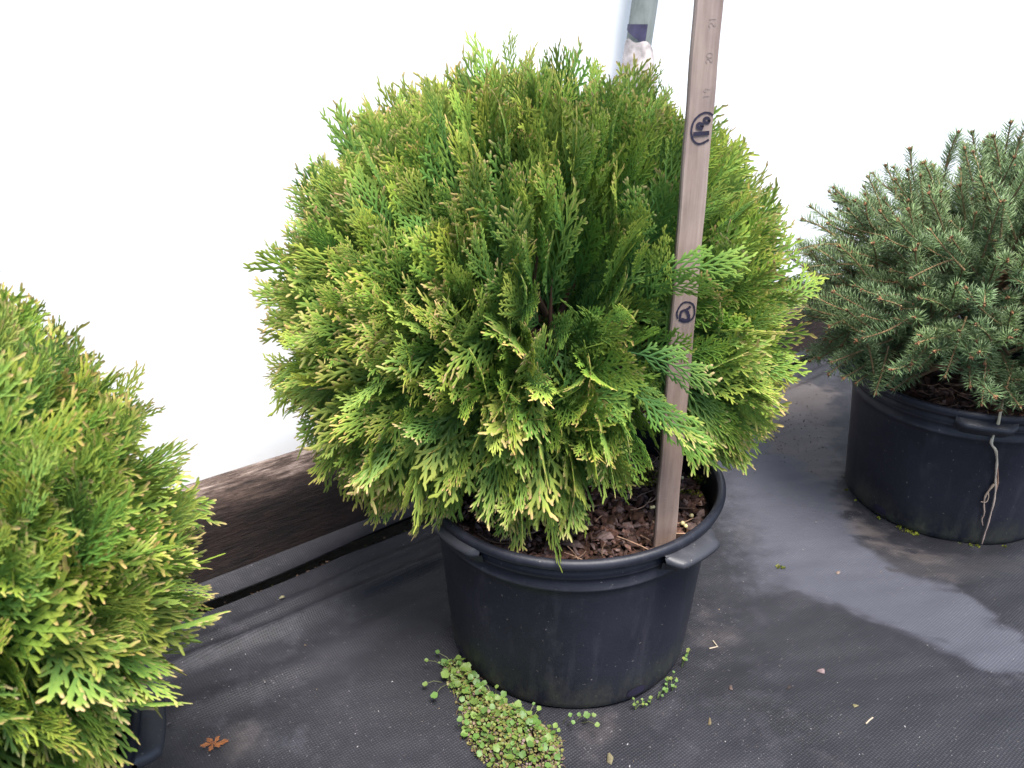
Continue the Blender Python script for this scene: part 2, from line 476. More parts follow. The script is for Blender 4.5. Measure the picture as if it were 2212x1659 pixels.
big = np.clip(vnoise(XY, 7.0, 61) * 1.1 - .35, 0, 1); big2 = np.clip(vnoise(XY, 9.0, 62) * 1.2 - .45, 0, 1)
blu = np.maximum.reduce([softn(DAMP, .05) * .75, softn(DARK2, .03) * .8, softn(SHADE_L, .09) * 1.1])
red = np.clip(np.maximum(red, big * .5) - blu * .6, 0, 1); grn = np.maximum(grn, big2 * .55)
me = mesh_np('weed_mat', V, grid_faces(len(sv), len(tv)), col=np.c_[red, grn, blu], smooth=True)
# object coordinates along the board so that the weave runs with the roll
mo = link('weed_mat', me, M_FABRIC)
Mw = Matrix.Rotation(R(90) - BA, 4, 'Z')
me.transform(Mw.inverted()); mo.matrix_world = Mw
tag(mo, kind='structure')

# strip of the same fabric tucked up against the foot of the board
ss = np.linspace(-2.0, 6, 700); k = 9
V = []
for s in ss:
    wid = np.clip(.027 - .020 * s, .012, .034) + .003 * math.sin(s * 13)
    for j in range(k):
        q = j / (k - 1)
        zz = .007 * (1 - q) ** 2.0 + .0010 + .0015 * math.sin(s * 23 + q * 3) * q
        V.append(bst(s, .0025 + wid * q, zz))
V = np.array(V)
V2 = V.copy(); V2[:, 2] -= .0012
Qs = np.array(grid_faces(len(ss), k))
A = Acc(); A.add(V, Qs); A.add(V2, Qs[:, ::-1])
me = A.mesh('fabric_strip', True); o = link('fabric_strip', me, M_FLAP)
me.transform(Mw.inverted()); o.matrix_world = Mw
tag(o, 'grey woven fabric strip tucked along the foot of the weathered timber board', 'fabric strip')

# ------------------------------------------------------------------ timber base board
ss = np.linspace(-2.2, 7.0, 1500)
prof = [(0, -.02), (0, .03), (.0005, .06), (0, .085), (-.0015, .096), (-.005, .104), (-.010, .109), (-.017, .112), (-.026, .1135), (-.035, .1135),
        (-.041, .112), (-.0445, .108), (-.046, .100), (-.046, .05), (-.046, -.02)]
V = []
for s in ss:
    for j, (t, zz) in enumerate(prof):
        p3 = np.array([[s * .6, t * 8, zz * 8]])
        top = 1.0 if 3 <= j <= 12 else .3
        nz = float(vnoise(p3, 4.0, 21)[0]) * .0022 * top + float(vnoise(np.array([[s, zz * 30]]), 24.0, 22)[0]) * .0009 * top
        wear = -.006 * max(0, math.sin(s * 2.2 + 1.0)) ** 3 * (1 if 4 <= j <= 8 else 0)
        V.append((s, t + nz + wear * .4, zz + nz * .8 + wear))
V = np.array(V)
me = mesh_np('timber_board', V, grid_faces(len(ss), len(prof)), smooth=False)
o = link('timber_board', me, M_TIMBER)
# local x along the board, local y into the bay
o.matrix_world = Matrix(((BU[0], BN[0], 0, B0[0]), (BU[1], BN[1], 0, B0[1]), (0, 0, 1, 0), (0, 0, 0, 1)))
tag(o, 'weathered timber base board with pale top edge behind the pots', 'board')

# ------------------------------------------------------------------ polythene side wall and hoop posts
LEAN = .126
ss = np.linspace(-3.5, 9, 160); zz = np.linspace(-.02, 1.9, 34)
V = []
for s in ss:
    for q in zz:
        t = -.096 + LEAN * (q - .1) + .05 * max(0, q - .6) ** 2 + .004 * math.sin(s * 6 + q * 2) + .003 * math.sin(s * 17 - q * 5)
        V.append(bst(s, t, q))
V = np.array(V); Qs = np.array(grid_faces(len(ss), len(zz)))
V2 = V - BN * .0006
A = Acc(); A.add(V, Qs); A.add(V2, Qs[:, ::-1])
tag(link('polythene_wall', A.mesh('polythene_wall', True), M_FILM), 'bright white polythene side wall rising behind the timber board', 'plastic wall')

def hoop_post(s, label, wrap=True):
    root = empty('hoop_post', bst(s, -.066, 0))
    tag(root, label, 'post', 'hoop posts along the polythene wall')
    base = bst(s, -.066, 0)
    def ax(q): return BN * (LEAN * (q - .1) + .05 * max(0, q - .6) ** 2) + np.array([0, 0, q])
    r = .0172
    qs = np.linspace(-.02, 1.85, 50)
    V, Q = tube([ax(q) for q in qs], [r] * len(qs), 24)
    link('pole', mesh_np('pole', V, Q, smooth=True), M_GALV, root)
    if wrap:
        # dark stripe part-way round the pole
        qs = np.linspace(0, 1, 7); V = []
        nA = 14
        for i in range(nA):
            th = R(-190 + 118 * i / (nA - 1))
            low = .006 + .020 * (i / (nA - 1)) ** 1.3
            for q in qs:
                h = .592 - low * q
                c = ax(h)
                V.append(c + np.array([math.cos(th), math.sin(th), 0]) * (r + .0012))
        link('stripe', mesh_np('stripe', V, grid_faces(nA, len(qs)), smooth=True), M_STRIPE, root)
        # crumpled white polythene bound round the foot of the pole
        qs = np.linspace(.30, .562, 70); nA = 56; V = []
        for i in range(nA):
            th = 2 * math.pi * i / nA
            for q in qs:
                f = min(1, max(0, (.562 + .018 * math.cos(th + .6) - q) / .05))
                hh = q + (.011 * math.cos(th + 2.2) + .003 * math.sin(th * 4)) * (q - .30) / .26
                c = ax(hh)
                rr = r + .0015 + f * (.0035 + .007 * max(0, math.cos(th + R(35))) + .0045 * float(vnoise(np.array([[math.cos(th), math.sin(th), hh * 9]]), 1.6, 41)[0]) + .0026 * abs(float(vnoise(np.array([[math.cos(th) * 2, math.sin(th) * 2, hh * 14]]), 2.6, 42)[0])))
                V.append(c + np.array([math.cos(th), math.sin(th), 0]) * rr)
        me = mesh_np('plastic_wrap', V, grid_faces(nA, len(qs), True), smooth=False)
        link('plastic_wrap', me, M_WRAP, root)
        pts = []
        for i in range(60):
            h = .535 - .055 * i / 59
            f = i / 59
            c = ax(h)
            pts.append(c + np.array([.026 + .004 * f + .0022 * math.sin(i * 1.3), -.010 + .003 * math.sin(i * .9), .0015 * math.sin(i * 2.1)]))
        V, Q = tube(pts, [.0011] * 60, 6)
        link('wire', mesh_np('wire', V, Q, smooth=True), M_WIRE, root)
    return root
hoop_post(.683, 'grey galvanised post with dark stripe and crumpled white wrap behind the shrub')

# ------------------------------------------------------------------ pots
POT_H, POT_R, BASE_R = .187, .147, .1236
PROF = [(.0, .004), (.10, .004), (.112, .0005), (.1190, .0), (.1222, .0035), (.1236, .010), (.1262, .042), (.1300, .090), (.1345, .140),
        (.1352, .1475), (.1368, .1495), (.1378, .1520), (.1374, .1555), (.1362, .1580), (.1366, .1625), (.1388, .1645), (.1396, .1670),
        (.1392, .1700), (.1380, .1722), (.1392, .1748), (.1436, .1775), (.1462, .1790), (.1470, .1815), (.1468, .1845), (.1452, .1866), (.1425, .1872),
        (.1400, .1862), (.1385, .1830), (.1370, .170), (.1345, .140), (.1320, .115), (.0, .113)]
PROF = [(r * (POT_R / .147), z) for r, z in PROF]
def wall_r(z):
    zs = [.0035, .010, .042, .090, .140]; rs = [.1222, .1236, .1262, .1300, .1345]
    return float(np.interp(z, zs, rs))
def make_pot(loc, rz, label, lugs, dusty=0.0):
    root = empty('nursery_pot', loc)
    tag(root, label, 'pot', 'black nursery pots on the weed mat')
    n = 180; V = []; C = []
    for i in range(n):
        th = 2 * math.pi * i / n
        # a used pot is never quite round
        k = 1 + .006 * math.sin(2 * th + rz) + .003 * math.sin(3 * th + 1 + rz)
        for (r, zc) in PROF:
            up = zc / POT_H
            V.append((r * math.cos(th) * (1 + (k - 1) * up), r * math.sin(th) * (1 + (k - 1) * up), zc + .0015 * math.sin(2 * th + 2 + rz) * up))
            d = 0.0
            if zc in (.1775, .1790, .1520, .1645): d = .012 + .012 * max(0, math.sin(th * 7 + zc * 900)) + .010 * RS.rand()  # highlights along the rim ridges, put into the colour as paler lines
            C.append((d, d, d * 1.1))
    me = mesh_np('body', V, grid_faces(n, len(PROF), True), col=np.array(C), smooth=True)
    link('body', me, M_POT, root)
    for a, out in lugs:
        half = R(12.5); m = 15; V = []
        # cross-section grows from nothing at the ends to a flat finger grip
        for i in range(m):
            u = -1 + 2 * i / (m - 1)
            th = R(a) + half * u
            g = min(1.0, (1 - abs(u)) / .30) ** .8
            ro = .1480 + out * g; ri = .1415
            zt = .1790 + .001 * g - .002 * g; zb = .1640 + .004 * (1 - g)
            for (r, zc) in ((ri, zt + .001), (.1475, zt + .0005), (ro - .002, zt - .0015), (ro, zt - .004), (ro - .0005, zt - .007), (ro - .004, zb + .004), (.1420, zb - .004), (ri - .004, zb - .007)):
                V.append((r * math.cos(th), r * math.sin(th), zc))
        me = mesh_np('handle', V, grid_faces(m, 8), col=np.full((len(V), 3), .013), smooth=True)
        link('handle', me, M_POT, root)
    # drain slots low on the wall
    for a in (-62, 28, 118, 208):
        V = []; m = 12
        th0 = R(a)
        for i in range(m):
            p = 2 * math.pi * i / m
            zc = .012 + .006 * math.sin(p); th = th0 + .085 * math.cos(p)
            r = wall_r(max(zc, .004)) + .0006
            V.append((r * math.cos(th), r * math.sin(th), zc))
        me = mesh_np('drain_hole', V + [((wall_r(.012) + .0007) * math.cos(th0), (wall_r(.012) + .0007) * math.sin(th0), .012)],
                     None, [(i, (i + 1) % m, m) for i in range(m)])
        link('drain_hole', me, M_INK, root)
    return root
PC = np.array([.0597, .701, .004]); PS = np.array([.587, .965, .004]); PL = np.array([-.377, .345, .004])
make_pot(PC, 0.3, 'black plastic pot with rim lugs holding the round green shrub and yardstick', ((-49, .0125), (-139, .005), (131, .0125), (41, .0125)))
make_pot(PS, 1.7, 'black plastic pot holding the dark spruce with a dry root hanging down', ((-110, .008), (160, .0125), (-20, .0125), (70, .0125)))
make_pot(PL, 2.6, 'black plastic pot mostly hidden under the nearest shrub at bottom left', ((110, .0125), (20, .0125), (-70, .0125), (-160, .0125)))

# ------------------------------------------------------------------ bark mulch
def chip(rs, size):
    """irregular flat flake: 6-gon prism, pinched"""
    m = rs.randint(5, 8)
    a = np.sort(rs.rand(m)) * 2 * math.pi
    el = rs.uniform(.35, .8)
    x = np.cos(a) * size * rs.uniform(.75, 1.1, m); y = np.sin(a) * size * el * rs.uniform(.75, 1.1, m)
    h = size * rs.uniform(.12, .3)
    top = np.c_[x * .86, y * .86, h + rs.uniform(-.15, .15, m) * size]
    bot = np.c_[x, y, -h * .4 + rs.uniform(-.1, .1, m) * size]
    V = np.r_[top, bot, [[0, 0, h * 1.25]]]
    T = [(i, (i + 1) % m, 2 * m) for i in range(m)]
    Q = [(m + i, m + (i + 1) % m, (i + 1) % m, i) for i in range(m)]
    return V, Q, T
CHIP_COLS = np.array([(.085, .040, .028), (.13, .065, .046), (.055, .030, .024), (.17, .095, .075), (.20, .135, .12), (.10, .06, .055), (.07, .034, .02)])
def rot_rand(rs, tilt):
    a, b = rs.uniform(0, 6.283), rs.normal(0, tilt); c = rs.uniform(0, 6.283)
    return np.array(Matrix.Rotation(c, 3, 'Z') @ Matrix.Rotation(b, 3, 'X') @ Matrix.Rotation(a, 3, 'Z'))
SOIL_Z = .160
def make_mulch(pc, label, seed, count=1500):
    rs = np.random.RandomState(seed)
    A = Acc()
    # bedding surface under the flakes
    nr, na = 14, 60; V = []
    for i in range(na):
        th = 2 * math.pi * i / na
        for j in range(nr):
            r = .1365 * j / (nr - 1)
            V.append((r * math.cos(th), r * math.sin(th), SOIL_Z - .006 + .003 * math.sin(r * 70 + th * 3) + rs.uniform(-.0015, .0015)))
    A.add(V, grid_faces(na, nr, True), col=(.035, .020, .015))
    for i in range(count):
        r = .131 * math.sqrt(rs.rand()); th = rs.uniform(0, 6.283)
        size = rs.uniform(.003, .0075) * (1.7 if rs.rand() < .12 else 1)
        r = min(r, .1335 - size)
        V, Q, T = chip(rs, size)
        V = V @ rot_rand(rs, .45).T
        zc = SOIL_Z - .004 + .003 * math.sin(r * 70 + th * 3) + rs.uniform(0, .006)
        V = V + [r * math.cos(th), r * math.sin(th), zc]
        c = CHIP_COLS[rs.randint(len(CHIP_COLS))] * rs.uniform(.45, .95)
        A.add(V, Q, T, c)
    for i in range(90):    # splinters and dead fibres
        r = .125 * math.sqrt(rs.rand()); th = rs.uniform(0, 6.283); L = rs.uniform(.01, .035); d = rs.uniform(0, 6.283)
        p = np.array([r * math.cos(th), r * math.sin(th), SOIL_Z + .006])
        pts = [p + L * q * np.array([math.cos(d + q * .4), math.sin(d + q * .4), .12 * math.sin(q * 3)]) for q in np.linspace(-.5, .5, 5)]
        pts = [q if np.hypot(q[0], q[1]) < .131 else np.array([q[0] * .131 / np.hypot(q[0], q[1]), q[1] * .131 / np.hypot(q[0], q[1]), q[2]]) for q in pts]
        V, Q = tube(pts, [.0006] * 5, 4)
        A.add(V, Q, None, np.array([.24, .15, .10]) * rs.uniform(.5, 1.2))
    o = link('bark_mulch', A.mesh('bark_mulch'), M_CHIP)
    o.location = pc
    tag(o, label, 'mulch', kind='stuff')
    return o
make_mulch(PC, 'red brown bark flakes filling the middle pot', 1, 2600)
make_mulch(PS, 'red brown bark flakes under the dark spruce', 2, 900)
make_mulch(PL, 'red brown bark flakes under the nearest shrub', 3, 900)

# cream fertiliser beads
def bead(p, r, label):
    bm = bmesh.new(); bmesh.ops.create_icosphere(bm, subdivisions=2, radius=r)
    for v in bm.verts: v.co *= 1 + random.uniform(-.05, .05)
    me = bpy.data.meshes.new('fertiliser_bead'); bm.to_mesh(me); bm.free()
    for f in me.polygons: f.use_smooth = True
    o = link('fertiliser_bead', me, M_BEAD); o.location = p
    return tag(o, label, 'fertiliser bead', 'cream beads on the bark mulch')
M_BEAD = plain('cream_bead', (.46, .40, .20), .35, .5, 200.0, .15)
zB = SOIL_Z + .0115
for (zx, zy, r, lb) in ((768, 884, .0021, 'pale cream bead on the mulch right of the yardstick, the higher one'),
                        (682, 958, .0022, 'yellowish cream bead beside the yardstick foot above a darker bead'),
                        (712, 985, .0021, 'dull olive bead touching the yellowish one by the yardstick'),
                        (676, 522, .0019, 'small white bead on moss right of the yardstick'),
                        (380, 806, .0017, 'tiny white bead left of the yardstick at its edge'),
                        (403, 803, .0017, 'tiny white bead closest to the yardstick left edge')):
    x, y = (1950 + .3316 * zx) * .6777, (1350 + .3316 * zy) * .6777
    bead(atz(x, y, zB), r, lb)

# moss
def moss(name, blobs, label, seed, dens=1.0):
    """blobs: (point, radius); one springy mat of short shoots"""
    rs = np.random.RandomState(seed); A = Acc()
    for (p, rad) in blobs:
        for i in range(int(dens * 260000 * rad * rad) + 12):
            r = rad * math.sqrt(rs.rand()) * rs.uniform(.7, 1.15); th = rs.uniform(0, 6.283)
            h = rs.uniform(.002, .0045) * (1.1 - .5 * r / rad)
            b = np.array([p[0] + r * math.cos(th), p[1] + r * math.sin(th), p[2] - .0015])
            d = nrm(np.array([rs.normal(0, .6), rs.normal(0, .6), 1.0]))
            s = nrm(np.cross(d, rs.normal(size=3))) * .0006
            c = np.array([.085, .115, .016]) * rs.uniform(.4, 1.3) + np.array([.05, .02, 0]) * rs.rand()
            V = [b - s, b + s, b + d * h * .6 + s * 1.3, b + d * h * .6 - s * 1.3, b + d * h]
            A.add(V, [(0, 1, 2, 3)], [(3, 2, 4)], c)
    o = link(name, A.mesh(name), M_MOSS)
    return tag(o, label, 'moss', kind='stuff')
def zp3(zx, zy, z): return atz((1950 + .3316 * zx) * .6777, (1350 + .3316 * zy) * .6777, z)
zM = SOIL_Z + .0118
moss('moss', [(zp3(350, 470, zM), .011), (zp3(395, 560, zM), .010), (zp3(310, 540, zM), .009), (zp3(380, 430, zM), .007)], 'bright green moss cushion on the mulch left of the yardstick', 5)
moss('moss', [(zp3(850, 530, zM), .009), (zp3(800, 660, zM), .008), (zp3(790, 510, zM), .007), (zp3(710, 640, zM), .006)], 'thin yellow green moss on the mulch right of the yardstick', 6)

def pot_foot(pc, ang, out=.003, z=.006):
    return np.array([pc[0] + (BASE_R + out) * math.cos(R(ang)), pc[1] + (BASE_R + out) * math.sin(R(ang)), z])
def foot_px(pc, x, y):
    P = atz(x, y, .004); return math.degrees(math.atan2(P[1] - pc[1], P[0] - pc[0]))
a0, a1 = foot_px(PS, 1806, 1000), foot_px(PS, 2212, 1203)
bl = []
for (x, y, r) in ((1803, 965, .006), (1803, 985, .004), (1808, 1030, .003), (1812, 1060, .004), (1830, 1085, .003), (1880, 1128, .002), (1925, 1158, .004), (1940, 1164, .005),
                  (1955, 1172, .005), (1968, 1178, .004), (2080, 1201, .003), (2110, 1203, .004), (2125, 1203, .003), (2190, 1200, .003)):
    bl.append((pot_foot(PS, foot_px(PS, x, y), .002), r))
moss('moss', bl, 'green moss and grit along the foot of the spruce pot', 7, .8)
# dry needles and crumbs in the gap beneath the board
rs = np.random.RandomState(31); A = Acc()
for i in range(900):
    s = rs.uniform(-.35, 1.0); t = rs.uniform(.012, .055)
    V, Q, T = chip(rs, rs.uniform(.0012, .004))
    V = V @ rot_rand(rs, .5).T + bst(s, t, -.024 + rs.uniform(0, .012))
    g = rs.rand()
    A.add(V, Q, T, np.array([.06, .06, .018]) * rs.uniform(.4, 1.2) if g < .4 else np.array([.08, .05, .035]) * rs.uniform(.4, 1.5))
tag(link('leaf_litter', A.mesh('leaf_litter'), M_CHIP), 'dark litter lying in the slot between board and weed mat', 'litter', kind='stuff')

# ------------------------------------------------------------------ yardstick
ST = atz(1435, 1190, SOIL_Z + .004); ST_Y = ST[1]; SW, STH = .0190, .0072
root = empty('yardstick', (ST[0], ST_Y, SOIL_Z))
tag(root, 'weathered wooden yardstick with circled 18 standing upright in the pot', 'yardstick')
LEANX = -(.1345 - .1315) / .445
def stick_c(z): return ST[0] + LEANX * (z - SOIL_Z)
bm = bmesh.new()
zs = np.linspace(.120, .98, 60); rr = []
for zc in zs:
    cx = LEANX * (zc - SOIL_Z)
    ring = []
    for (dx, dy) in ((-SW / 2 + .0012, 0), (SW / 2 - .0012, 0), (SW / 2, .0012), (SW / 2, STH), (-SW / 2, STH), (-SW / 2, .0012)):
        ring.append(bm.verts.new((cx + dx + .00025 * math.sin(zc * 90 + dx * 300), dy, zc - SOIL_Z)))
    rr.append(ring)
for a, b2 in zip(rr[:-1], rr[1:]):
    for i in range(6): bm.faces.new((a[i], a[(i + 1) % 6], b2[(i + 1) % 6], b2[i]))
bm.faces.new(rr[0][::-1]); bm.faces.new(rr[-1])
me = bpy.data.meshes.new('shaft'); bm.to_mesh(me); bm.free()
link('shaft', me, M_STICK, root)

def ribbon(A, pts, wid, y=-.00035, var=.12):
    """pts in (x,z) on the face of the stick (local) -> flat inked stroke"""
    P = np.array(pts, float)
    if len(P) > 2:   # round the corners
        for _ in range(2):
            Qp = [P[0]]
            for a, b2 in zip(P[:-1], P[1:]): Qp += [a * .75 + b2 * .25, a * .25 + b2 * .75]
            P = np.array(Qp + [P[-1]])
    V = []
    for i in range(len(P)):
        d = P[min(i + 1, len(P) - 1)] - P[max(i - 1, 0)]; d /= np.linalg.norm(d) + 1e-12
        nn = np.array([-d[1], d[0]]) * wid * .5 * (1 + var * math.sin(i * 1.7))
        for q in (P[i] - nn, P[i] + nn): V.append((q[0], y, q[1]))
    A.add(V, [(2 * i, 2 * i + 1, 2 * i + 3, 2 * i + 2) for i in range(len(P) - 1)])
def on_stick(x, y):
    P = at_plane(x, y, (0, ST_Y, 0), np.array([0, 1.0, 0])); return (P[0] - ST[0], P[2] - SOIL_Z)
def za(zx, zy): return on_stick(1287.7 + .2043 * zx, .2043 * zy)
def zb(zx, zy): return on_stick(1423.2 + .1226 * zx, 609.9 + .1226 * zy)
def loopz(f, cx, cy, rx, ry, n=14): return [f(cx + rx * math.cos(2 * math.pi * i / n), cy + ry * math.sin(2 * math.pi * i / n)) for i in range(n + 2)]
A = Acc()
ribbon(A, [za(*p) for p in ((1236, 1218), (1190, 1188), (1130, 1192), (1070, 1232), (1025, 1290), (1005, 1370), (1008, 1440), (1030, 1492), (1075, 1525), (1130, 1512), (1192, 1474))], .0014)
ribbon(A, loopz(za, 1168, 1272, 28, 27), .0020, -.00045, .05)
ribbon(A, loopz(za, 1096, 1330, 28, 26), .0021, -.00055, .05)
ribbon(A, [za(1128, 1300), za(1112, 1340), za(1104, 1376)], .0024, -.0005)
link('number_mark', A.mesh('number_mark'), M_INK, root)
A = Acc()
ribbon(A, [za(1025, 1418), za(1195, 1404)], .0029, -.00065, .03)
link('number_mark', A.mesh('number_mark'), M_INK, root)
A = Acc()
ribbon(A, [zb(*p) for p in ((330, 640), (312, 560), (325, 500), (365, 420), (430, 350), (520, 345), (590, 370), (620, 420), (628, 480), (630, 560), (590, 640), (520, 690), (420, 700), (350, 660))], .0014)
ribbon(A, [zb(*p) for p in ((370, 660), (374, 560), (400, 500), (480, 482), (520, 455), (558, 418))], .0019, -.00045)
ribbon(A, [zb(*p) for p in ((478, 490), (512, 540), (528, 600), (525, 660), (460, 668), (390, 640))], .0024, -.00055)
link('number_mark', A.mesh('number_mark'), M_INK, root)
DIG = {'0': [[(0, 1), (0, 5), (2, 6), (4, 5), (4, 1), (2, 0), (0, 1)]], '1': [[(1, 5), (2, 6), (2, 0)]],
       '2': [[(0, 5), (2, 6), (4, 5), (4, 3.6), (0, 0), (4, 0)]], '3': [[(0, 5.5), (2, 6), (4, 5), (2, 3.2), (4, 2), (2, 0), (0, .6)]],
       '4': [[(3, 0), (3, 6), (0, 2), (4, 2)]], '5': [[(4, 6), (.5, 6), (.3, 3.5), (2.5, 3.7), (4, 2), (2, 0), (0, .6)]],
       '6': [[(3.5, 6), (.6, 3.4), (0, 1.6), (2, 0), (4, 1.6), (2, 3.2), (.4, 2)]], '7': [[(0, 6), (4, 6), (1.5, 0)]],
       '8': [[(2, 3.2), (.3, 4.6), (2, 6), (3.7, 4.6), (2, 3.2), (0, 1.5), (2, 0), (4, 1.5), (2, 3.2)]],
       '9': [[(3.6, 4), (2, 3), (.2, 4.4), (2, 6), (3.7, 4.6), (3, 0)]]}
IN = .0229; z18 = .528
for kk in range(2, 24):
    zc = z18 - (18 - kk) * IN - SOIL_Z
    if zc < .008 or 5 < kk < 19: continue
    cx = LEANX * zc
    sc = .00075 if kk > 13 else .0006
    A = Acc()
    txt = str(kk); wtot = len(txt) * 5 * sc
    for i, ch in enumerate(txt):
        for st in DIG[ch]:
            # lettering reads upward along the stick
            ribbon(A, [(cx + .0062 - py * sc - .001, zc - wtot / 2 + (i * 5 + px) * sc) for px, py in st], .00035 if kk < 14 else .0005, -.0002, .2)
    for q in range(8):
        L = (.0075, .003, .0045, .003, .006, .003, .0045, .003)[q]
        if RS.rand() < .4 or kk > 7: continue
        zq = zc + (q / 8 - .5) * IN
        ribbon(A, [(cx - SW / 2 + .0015, zq), (cx - SW / 2 + .0015 + L, zq)], .0002, -.0002)
    link('ruler_number', A.mesh('ruler_number'), M_PRINT, root)

# ------------------------------------------------------------------ arborvitae
def frond_template(seed):
    """flat fern-like spray, axis along +x (length 1), blade in xy, z = normal.  returns V, Q, T, age"""
    rs = np.random.RandomState(seed)
    V, Q, T, A, ST_ = [], [], [], [], []
    def strip(p, ang, L, wd, a0, a1, nseg, curve):
        base = len(V)
        q = np.array(p, float); th = ang
        for k in range(nseg):
            f = k / nseg
            ww = wd * (.72 + .34 * math.sin(math.pi * min(1, .2 + f * .7))) * (1 + .16 * (-1) ** k)
            d = np.array([math.cos(th), math.sin(th)]); nn = np.array([-d[1], d[0]])
            age = a0 + (a1 - a0) * f
            V.append((*(q + nn * ww * .5), 0)); V.append((*q, ww * .30)); V.append((*(q - nn * ww * .5), 0))
            A.extend([age] * 3)
            q = q + d * L / nseg * (1.0 if k < nseg - 1 else .78); th += curve / nseg
        # blunt rounded end
        for o in (.36, 0, -.36):
            V.append((*(q + nn * wd * o), wd * .2 if o == 0 else 0)); A.append(a1)
        q = q + d * L / nseg * .22 + d * wd * .12
        V.append((*q, wd * .05)); A.append(a1)
        nseg += 1
        for k in range(nseg - 1):
            b = base + 3 * k
            Q.append((b, b + 1, b + 4, b + 3)); Q.append((b + 1, b + 2, b + 5, b + 4))
        b = base + 3 * (nseg - 1)
        T.append((b, b + 1, b + 3)); T.append((b + 1, b + 2, b + 3))
        return q
    W = .0295
    bend = rs.uniform(-.15, .15)
    # main axis
    axis = [np.array([0., 0.])]; th = -bend * .5
    M = 12
    for k in range(M):
        axis.append(axis[-1] + np.array([math.cos(th), math.sin(th)]) / M); th += bend / M
    strip((0, 0), -bend * .5, 1.0, W * .85, .05, 1.0, 9, bend)
    side = 1 if rs.rand() < .5 else -1
    n = rs.randint(13, 17)
    for i in range(n):
        f = .14 + .80 * i / (n - 1)
        side = -side
        k = min(M - 1, int(f * M)); p = axis[k] + (axis[k + 1] - axis[k]) * (f * M - k)
        prof = (.16 + .30 * math.sin(math.pi * min(1, (f + .10) * .78))) * (1.08 - .72 * f ** 3)
        L = prof * rs.uniform(.55, 1.2)
        ang = side * R(rs.uniform(36, 52)) * (1 - .25 * f)
        cv = -side * rs.uniform(.1, .5)
        a1 = min(1.0, .45 + .55 * f + rs.uniform(-.05, .12))
        strip(p, ang, L, W, .12 + .5 * f, a1, 4, cv)
        m = int(L / .066)
        s2 = side
        for j in range(m):
            g = .30 + .52 * j / max(1, m - 1)
            th2 = ang + cv * g
            pm = np.array(p) + L * g * np.array([math.cos(ang + cv * g * .5), math.sin(ang + cv * g * .5)])
            s2 = -s2
            l2 = (.080 + .055 * rs.rand()) * (1 - .40 * g) * (1.15 if s2 == side else .95)
            a_s = .12 + .5 * f + (a1 - .12 - .5 * f) * g
            strip(pm, th2 + s2 * R(rs.uniform(32, 48)), l2, W * .92, a_s, min(1, a_s + .25), 2, -s2 * .3)
    V = np.array(V)
    V[:, 2] += .012 * np.sin(V[:, 0] * 9 + rs.rand() * 6) * (np.abs(V[:, 1]) * 4)
    return V, np.array(Q), np.array(T), np.clip(np.array(A), 0, 1)
FRONDS = [frond_template(100 + i) for i in range(14)]
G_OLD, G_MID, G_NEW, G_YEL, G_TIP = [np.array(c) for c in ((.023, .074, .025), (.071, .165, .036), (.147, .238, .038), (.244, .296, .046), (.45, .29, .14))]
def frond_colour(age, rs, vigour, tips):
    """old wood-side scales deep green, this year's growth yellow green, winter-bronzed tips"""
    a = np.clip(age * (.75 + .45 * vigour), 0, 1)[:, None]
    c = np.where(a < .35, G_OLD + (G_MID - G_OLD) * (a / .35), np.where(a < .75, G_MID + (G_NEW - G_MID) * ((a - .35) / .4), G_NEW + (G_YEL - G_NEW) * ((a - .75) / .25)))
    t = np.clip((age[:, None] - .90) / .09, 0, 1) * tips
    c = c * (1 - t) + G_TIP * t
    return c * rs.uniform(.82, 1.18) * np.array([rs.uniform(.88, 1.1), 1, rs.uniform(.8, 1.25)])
def rho_gap(d, gaps):
    az = math.degrees(math.atan2(d[1], d[0])); el = math.degrees(math.asin(d[2]))
    return any(abs(az - a - .18 * (el - e0)) < w * (1 - ((el - e0) / h) ** 2) for a, w, e0, h in gaps if abs(el - e0) < h)
